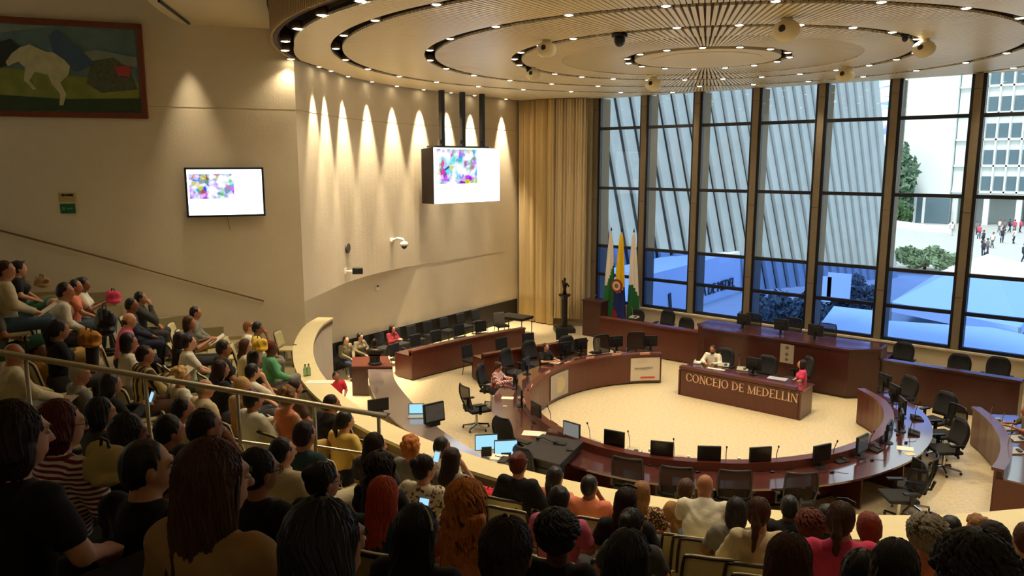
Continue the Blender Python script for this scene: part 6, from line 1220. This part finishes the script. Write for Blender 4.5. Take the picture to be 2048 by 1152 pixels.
 (1181, 962, 'short', 'black', 'c', 'salmon', 'dgrey', dict(sex='m', pose='chin', collar=1, turn=-.4), 'man in a salmon shirt with hands at his mouth, at the counter', 'the salmon shirt man'),
 (1121, 987, 'short', 'black', 'b', 'rose', 'dgrey', dict(sex='m'), 'black-haired man in a rose-pink shirt behind the ponytail', 'the rose-pink shirt'),
 (1118, 1050, 'curly', 'black', 'd', 'black', 'black', dict(pose='knee'), 'person with black curly hair in black, lower centre', 'the black curls lower centre'),
 (1254, 992, 'long', 'dbrown', 'a', 'black', 'dgrey', dict(hlen=.36, shades=1), 'woman with long dark brown hair left of the leopard print', 'the long dark brown hair'),
 (1285, 975, 'long', 'lbrown', 'a', 'leopard', 'dgrey', dict(hlen=.2), 'light-brown-haired woman in a leopard print top', 'the leopard print'),
 (1374, 970, 'short', 'brown', 'a', 'beige', 'jeans', dict(), 'small brown-haired person in beige left of the bald man', 'the small person in beige'),
 (1411, 955, 'bald', 'black', 'b', 'white', 'jeans', dict(sex='m', lean=.42, turn=-.5, pose='knee', fat=1.12), 'bald man in a white t-shirt hunched forward at the counter', 'the bald man in white'),
 (1473, 1010, 'bob', 'black', 'b', 'grey', 'dgrey', dict(), 'woman with wavy black hair right of the bald man', 'the wavy black bob'),
 (1520, 1012, 'pony', 'brown', 'a', 'cream', 'cream', dict(sleeve='long', hlen=.34), 'woman with a brown ponytail and cream blouse seen from behind', 'the cream blouse'),
 (1579, 1003, 'short', 'black', 'd', 'black', 'black', dict(sex='m'), 'dark-skinned person with cropped hair in black at the counter', 'the cropped dark head'),
 (1624, 1038, 'curly', 'auburn', 'a', 'brown', 'dgrey', dict(), 'woman with curly dark auburn hair left of the bright pink shirt', 'the dark auburn curls'),
 (1655, 1022, 'short', 'black', 'c', 'black', 'black', dict(), 'black-haired person half hidden beyond the bright pink shirt', 'the half hidden head'),
 (1685, 1024, 'pony', 'brown', 'a', 'pink', 'dgrey', dict(hlen=.26, shades=1, fat=1.2), 'large woman in a bright pink shirt with tied brown hair', 'the bright pink shirt'),
 (1738, 1042, 'short', 'redbrown', 'a', 'dgrey', 'dgrey', dict(), 'woman with short red-brown hair right of the bright pink shirt', 'the short red-brown hair'),
 (1584, 1100, 'bob', 'brown', 'a', 'black', 'black', dict(), 'large smooth brown-haired head at the bottom right', 'the smooth brown head'),
 (1727, 1128, 'long', 'black', 'a', 'black', 'black', dict(), 'black-haired head at the bottom edge, left of a pair', 'the left black head of the pair'),
 (1793, 1112, 'long', 'black', 'a', 'black', 'black', dict(), 'black-haired head near the bottom edge, right of a pair', 'the right black head of the pair'),
 (1855, 1053, 'curly', 'grey', 'a', 'salmon', 'dgrey', dict(fat=1.1), 'person with grey curly hair in a salmon shirt at the right', 'the grey curls'),
 (1903, 1046, 'short', 'black', 'b', 'plaid', 'dgrey', dict(sex='m'), 'person with black hair and a dark plaid shirt at the right', 'the dark plaid shirt'),
 (1955, 1046, 'curly', 'lbrown', 'a', 'dgrey', 'dgrey', dict(), 'light-brown curly head beyond the yellow plaid shirt', 'the light brown curls right'),
 (1985, 1066, 'short', 'dbrown', 'a', 'plaid_yellow', 'dgrey', dict(sex='m', collar=1), 'short-haired man in a yellow plaid shirt at the right', 'the yellow plaid shirt'),
 (1955, 1118, 'curly', 'black', 'b', 'black', 'black', dict(), 'large black curly head at the bottom right', 'the large black curls right'),
 (1266, 1035, 'bun', 'black', 'b', 'dgrey', 'dgrey', dict(), 'dark head with shiny pinned hair behind the long dark brown hair', 'the shiny pinned hair'),
 (1262, 1092, 'long', 'black', 'b', 'denim', 'jeans', dict(sleeve='long', hlen=.2), 'person with thick black hair and a pale denim jacket, lower centre', 'the denim jacket'),
 (2052, 1062, 'short', 'brown', 'a', 'navy', 'dgrey', dict(sex='m'), 'person cut by the right photo edge', 'the person at the right edge'),
 (448, 690, 'short', 'black', 'b', 'black', 'dgrey', dict(), 'person in black in the middle of the left block', 'the person in black mid left'),
 (75, 690, 'short', 'brown', 'c', 'mustard', 'dgrey', dict(sex='m', pose='chin'), 'person with brown arms raised just beyond the bald man', 'the person beyond the bald man'),
 (-8, 590, 'short', 'black', 'b', 'grey', 'greenj', dict(sex='m', cross=1), 'person cut by the left edge with green-grey trousers', 'the left edge person'),
 (-150, 1010, 'bob', 'black', 'b', 'purple', 'dgrey', dict(pose='across', turn=0), 'person in a purple top reaching an arm in from the lower left edge', 'the purple top'),
]
held = []; TAKEN = [(99, 99)]
for (x, y, hr, hcol, sk_, top, pn, ex, lab, short) in AUD:
    k, X, th = place_head(x, y, 1.26-.06*ex.get('lean', .05), hh=HH.get((x, y)), taken=TAKEN); TAKEN.append((X[0], X[1])); ln = ex.get('lean', .05); p = np.array([X[0], X[1], zrow(k, th)]); rz = math.atan2(C[1]-X[1], C[0]-X[0])-PI/2+.0
    d = np.array([-math.sin(rz), math.cos(rz)]); p[:2] -= d*(.03+.62*math.sin(ln)*.9)
    sp_c = dict(hair=hr, hcol=hcol, skin=sk_, top=top, pants=pn, sex='f'); sp_c.update(ex)
    if 'turn' not in ex: sp_c['turn'] = RNG.uniform(-.62, -.02)
    if x < 0 and y < 700: pass
    t, J = person(p, rz, lab, sp_c)
    sz = dict(p=p, rz=rz, J=J, t=t); held.append((short, sz))
    seat(p-np.array([d[0], d[1], 0])*.02, rz, 'cream backed auditorium chair of '+short)
HD = dict(held)
def in_hand(short, side, nm, label, cat, build, dz=.03, tilt=0):
    q = HD[short]; R = rotz(q['rz']); w_ = q['J']['wr'][side]+V3(0, .07, dz); p = q['p']+R @ w_; o = build(); o.name = nm; o.location = tuple(p); o.rotation_euler = (tilt, 0, q['rz']); return tag(o, label, cat)
def ph_b(m_): 
    def f(): o = MB().box((0, 0, .07), (.075, .01, .145)).build('mobile_phone', M_WHITE); MB().box((0, -.0058, .075), (.066, .002, .11)).build('screen', m_, o); return o
    return f
pe = emis('phone_glow', (140, 190, 255), 1.3)
for s_, l_ in (('the short ginger curls', 'white phone with a glowing screen held up by the short ginger curls'), ('the long red hair', 'white phone with a glowing screen held by the long red hair'), ('the woman in black with the phone', 'phone glowing blue in the hands of the woman above the handrail'), ('the white jacket with phone', 'pale blue glowing phone of the woman in the white jacket')): in_hand(s_, 1, 'mobile_phone', l_, 'phone', ph_b(pe), .02, -.4)
in_hand('the woman with the tablet', 1, 'tablet', 'dark tablet held by the woman at the wall', 'tablet', lambda: MB().box((-.06, 0, .08), (.24, .012, .17)).build('tablet', M_BLACK), .0, -.5)
def pap(): return MB().box((-.05, .02, .05), (.22, .008, .3)).build('paper_sheet', M_PAPER)
for s_, l_ in (('the woman reading papers', 'white papers held by the brown-haired woman near the khaki trousers'), ('the striped jacket man', 'white sheets held by the man in the striped jacket'), ('the bald cream shirt man', 'white sheet on the lap of the bald man behind the handrail'), ('the reddish-haired man top left', 'white paper held by the reddish-haired man'), ('the cream collar man', 'white sheet on the lap below the handrail'), ('the white t-shirt man', 'white paper on the knee of the white t-shirt man')): in_hand(s_, 1, 'paper_sheet', l_, 'paper', pap, -.02, -1.0)
# bags and scarves lying on laps
def lump(px_, py_, z, r, m_, label, cat, nm='bag'):
    vs, fs = grow([ell((0, 0, r[2]*.9), r), cap((-r[0]*.5, 0, r[2]*.8), (r[0]*.6, .02, r[2]), r[2]*.6, r[2]*.45), ell((r[0]*.75, .02, r[2]*1.35), (r[0]*.4, r[1]*.5, r[2]*.5)), ell((-r[0]*.7, .0, r[2]*1.5), (r[0]*.35, r[1]*.6, r[2]*.45)), ell((r[0]*.2, -.02, r[2]*.35), (r[0]*1.1, r[1]*.9, r[2]*.4))], .014, .03, lambda q: .011*np.sin(q[..., 0]*52+9*q[..., 2])*np.sin(q[..., 2]*38+q[..., 0]*20)); o = link_mesh(nm, vs, fs, m_, None); o.location = tuple(at(px_, py_, z)); tag(o, label, cat)
    mb = MB(); mb.tube([(-r[0]*.5, 0, r[2]*1.5), (-r[0]*.3, 0, r[2]*2.3), (r[0]*.3, 0, r[2]*2.3), (r[0]*.5, 0, r[2]*1.5)], .008, 5); mb.build('strap', M_EDGE, o, smooth=True); return o
lump(216, 955, atd(216, 955, 4.1)[2], (.12, .10, .085), mat('bag_cloth', (190, 172, 112), .9, noise=.12, scale=9), 'crumpled pale yellow cloth bag beside the striped top woman', 'bag')
lump(985, 1003, zrow(1)+.7, (.16, .1, .07), cloth('red'), 'crimson bag behind the big ginger curls', 'bag'); lump(228, 605, atd(228, 605, 12.6)[2], (.13, .09, .09), cloth('pink'), 'bright pink bag on a knee near the wall', 'bag')
lump(180, 690, atd(180, 690, 10.9)[2], (.2, .12, .1), cloth('mustard'), 'mustard coloured bag on the knees of the yellow shirt man', 'bag'); lump(85, 572, atd(85, 572, 12.6)[2], (.16, .08, .07), cloth('beige'), 'tan handbag on the lap of the woman in green trousers', 'bag')
lump(520, 700, atd(520, 700, 12.3)[2], (.14, .1, .1), cloth('yellow'), 'bright yellow bag near the counter corner', 'bag'); lump(213, 668, atd(213, 668, 11.4)[2], (.14, .11, .18), M_BLACK, 'black backpack standing between the rows at the left', 'bag')
# free chairs
for i, (x, y, l) in enumerate([(1395, 1078, 'behind the bald man, front one'), (1425, 1118, 'in the bottom row, left of the cream blouse'), (1512, 1132, 'in the bottom row, right one below the cream blouse'), (1195, 1040, 'behind the salmon shirt man'), (1005, 1000, 'showing its corner behind the black top'), (548, 843, 'below the white jacket, under the handrail'), (505, 830, 'seen below the handrail'), (720, 880, 'right of the teal jacket man'), (680, 845, 'left of the yellow cardigan'), (745, 1110, 'at the bottom left of centre'), (1630, 1070, 'between the cream blouse and the pink shirt'), (553, 664, 'by the wall corner, last of the row'), (447, 668, 'against the stepped skirting'), (338, 640, 'against the wall in the fourth row'), (875, 965, 'behind the floral blouse')]):
    k, X, th = place_head(x, y, .86); rz = math.atan2(C[1]-X[1], C[0]-X[0])-PI/2; d = np.array([-math.sin(rz), math.cos(rz)]); seat((X[0]+d[0]*.28, X[1]+d[1]*.28, zrow(k, th)), rz, 'empty cream auditorium chair '+l)
# ------------------------------------------------------------------ people on the chamber floor
def floor_person(x, y, hz, base, rz, label, spec, grp='people on the chamber floor'):
    X = at(x, y, base+hz); d = np.array([-math.sin(rz), math.cos(rz)]); p = np.array([X[0]-d[0]*.05, X[1]-d[1]*.05, base]); return person(p, rz, label, spec, grp)
sp = lambda **k: k
rzW2 = math.atan2((FB-FA)[1], (FB-FA)[0])-PI
for x, y, s_, l_ in ((668, 652, sp(hair='short', hcol='black', skin='a', top='olive', pants='navy', sex='m', sleeve='long', face=1), 'dark-haired man in olive seated first against the black panel'), (697, 649, sp(hair='short', hcol='black', skin='a', top='olive', pants='dgrey', sex='f', sleeve='long', face=1), 'woman with short dark hair in an olive blouse by the wall'), (762, 642, sp(hair='long', hcol='dbrown', skin='a', top='maroon', pants='black', sleeve='long', pose='phone', hlen=.2), 'woman in dark red looking at her hands by the wall')):
    q_ = fw_(x, 640, .45); q_[2] = 0; q_[:2] += np.array([.5, 0]); person(q_, rzW2, l_, s_, 'people on the chamber floor')
floor_person(672, 748, 1.26, 0, rzW2-.3, 'person in bright red partly hidden by the counter at the left', sp(hair='short', hcol='black', skin='b', top='red', pants='dgrey', sex='m'))
X = at(991, 728, 1.26); floor_person(991, 728, 1.26, 0, ang(X)+PI/2, 'woman in red and white vertical stripes writing at the ring desk', sp(hair='bun', hcol='brown', skin='a', top='vstripe', pants='dgrey', sleeve='long', pose='desk', lean=.2, pitch=.5))
X = at(1090, 690, 1.26); floor_person(1090, 690, 1.26, 0, ang(X)+PI/2, 'man in black with a raised forearm at the ring desk', sp(hair='short', hcol='brown', skin='a', top='black', pants='dgrey', sex='m', pose='desk', lean=.1))
floor_person(1427, 693, 1.26, 0, PI+.15, 'bearded man in a white shirt speaking behind the presiding desk', sp(hair='short', hcol='black', skin='b', top='white', pants='dgrey', sex='m', sleeve='long', pose='desk', lean=.18, beard=1, face=1, collar=1))
floor_person(1604, 724, 1.26, 0, PI*.62, 'woman in a dark pink blouse seated at the right end of the presiding desk', sp(hair='bob', hcol='dbrown', skin='a', top='pink', pants='dgrey', face=1, turn=0, pitch=-.1))
floor_person(2062, 822, 1.2, 0, ang(at(2062, 822, 1.2), cR)+PI/2, 'person at the right photo edge with a forearm on the desk', sp(hair='short', hcol='black', skin='b', top='olive', pants='dgrey', sex='m', pose='desk', lean=.2))

# ------------------------------------------------------------------ lettering becomes plain mesh
bpy.context.view_layer.update(); dg = bpy.context.evaluated_depsgraph_get()
for o in [o for o in bpy.data.objects if o.type == 'FONT']:
    me = bpy.data.meshes.new_from_object(o.evaluated_get(dg)); n = bpy.data.objects.new('lettering', me); COL.objects.link(n); n.parent = o.parent; n.location = o.location; n.rotation_euler = o.rotation_euler; bpy.data.objects.remove(o)
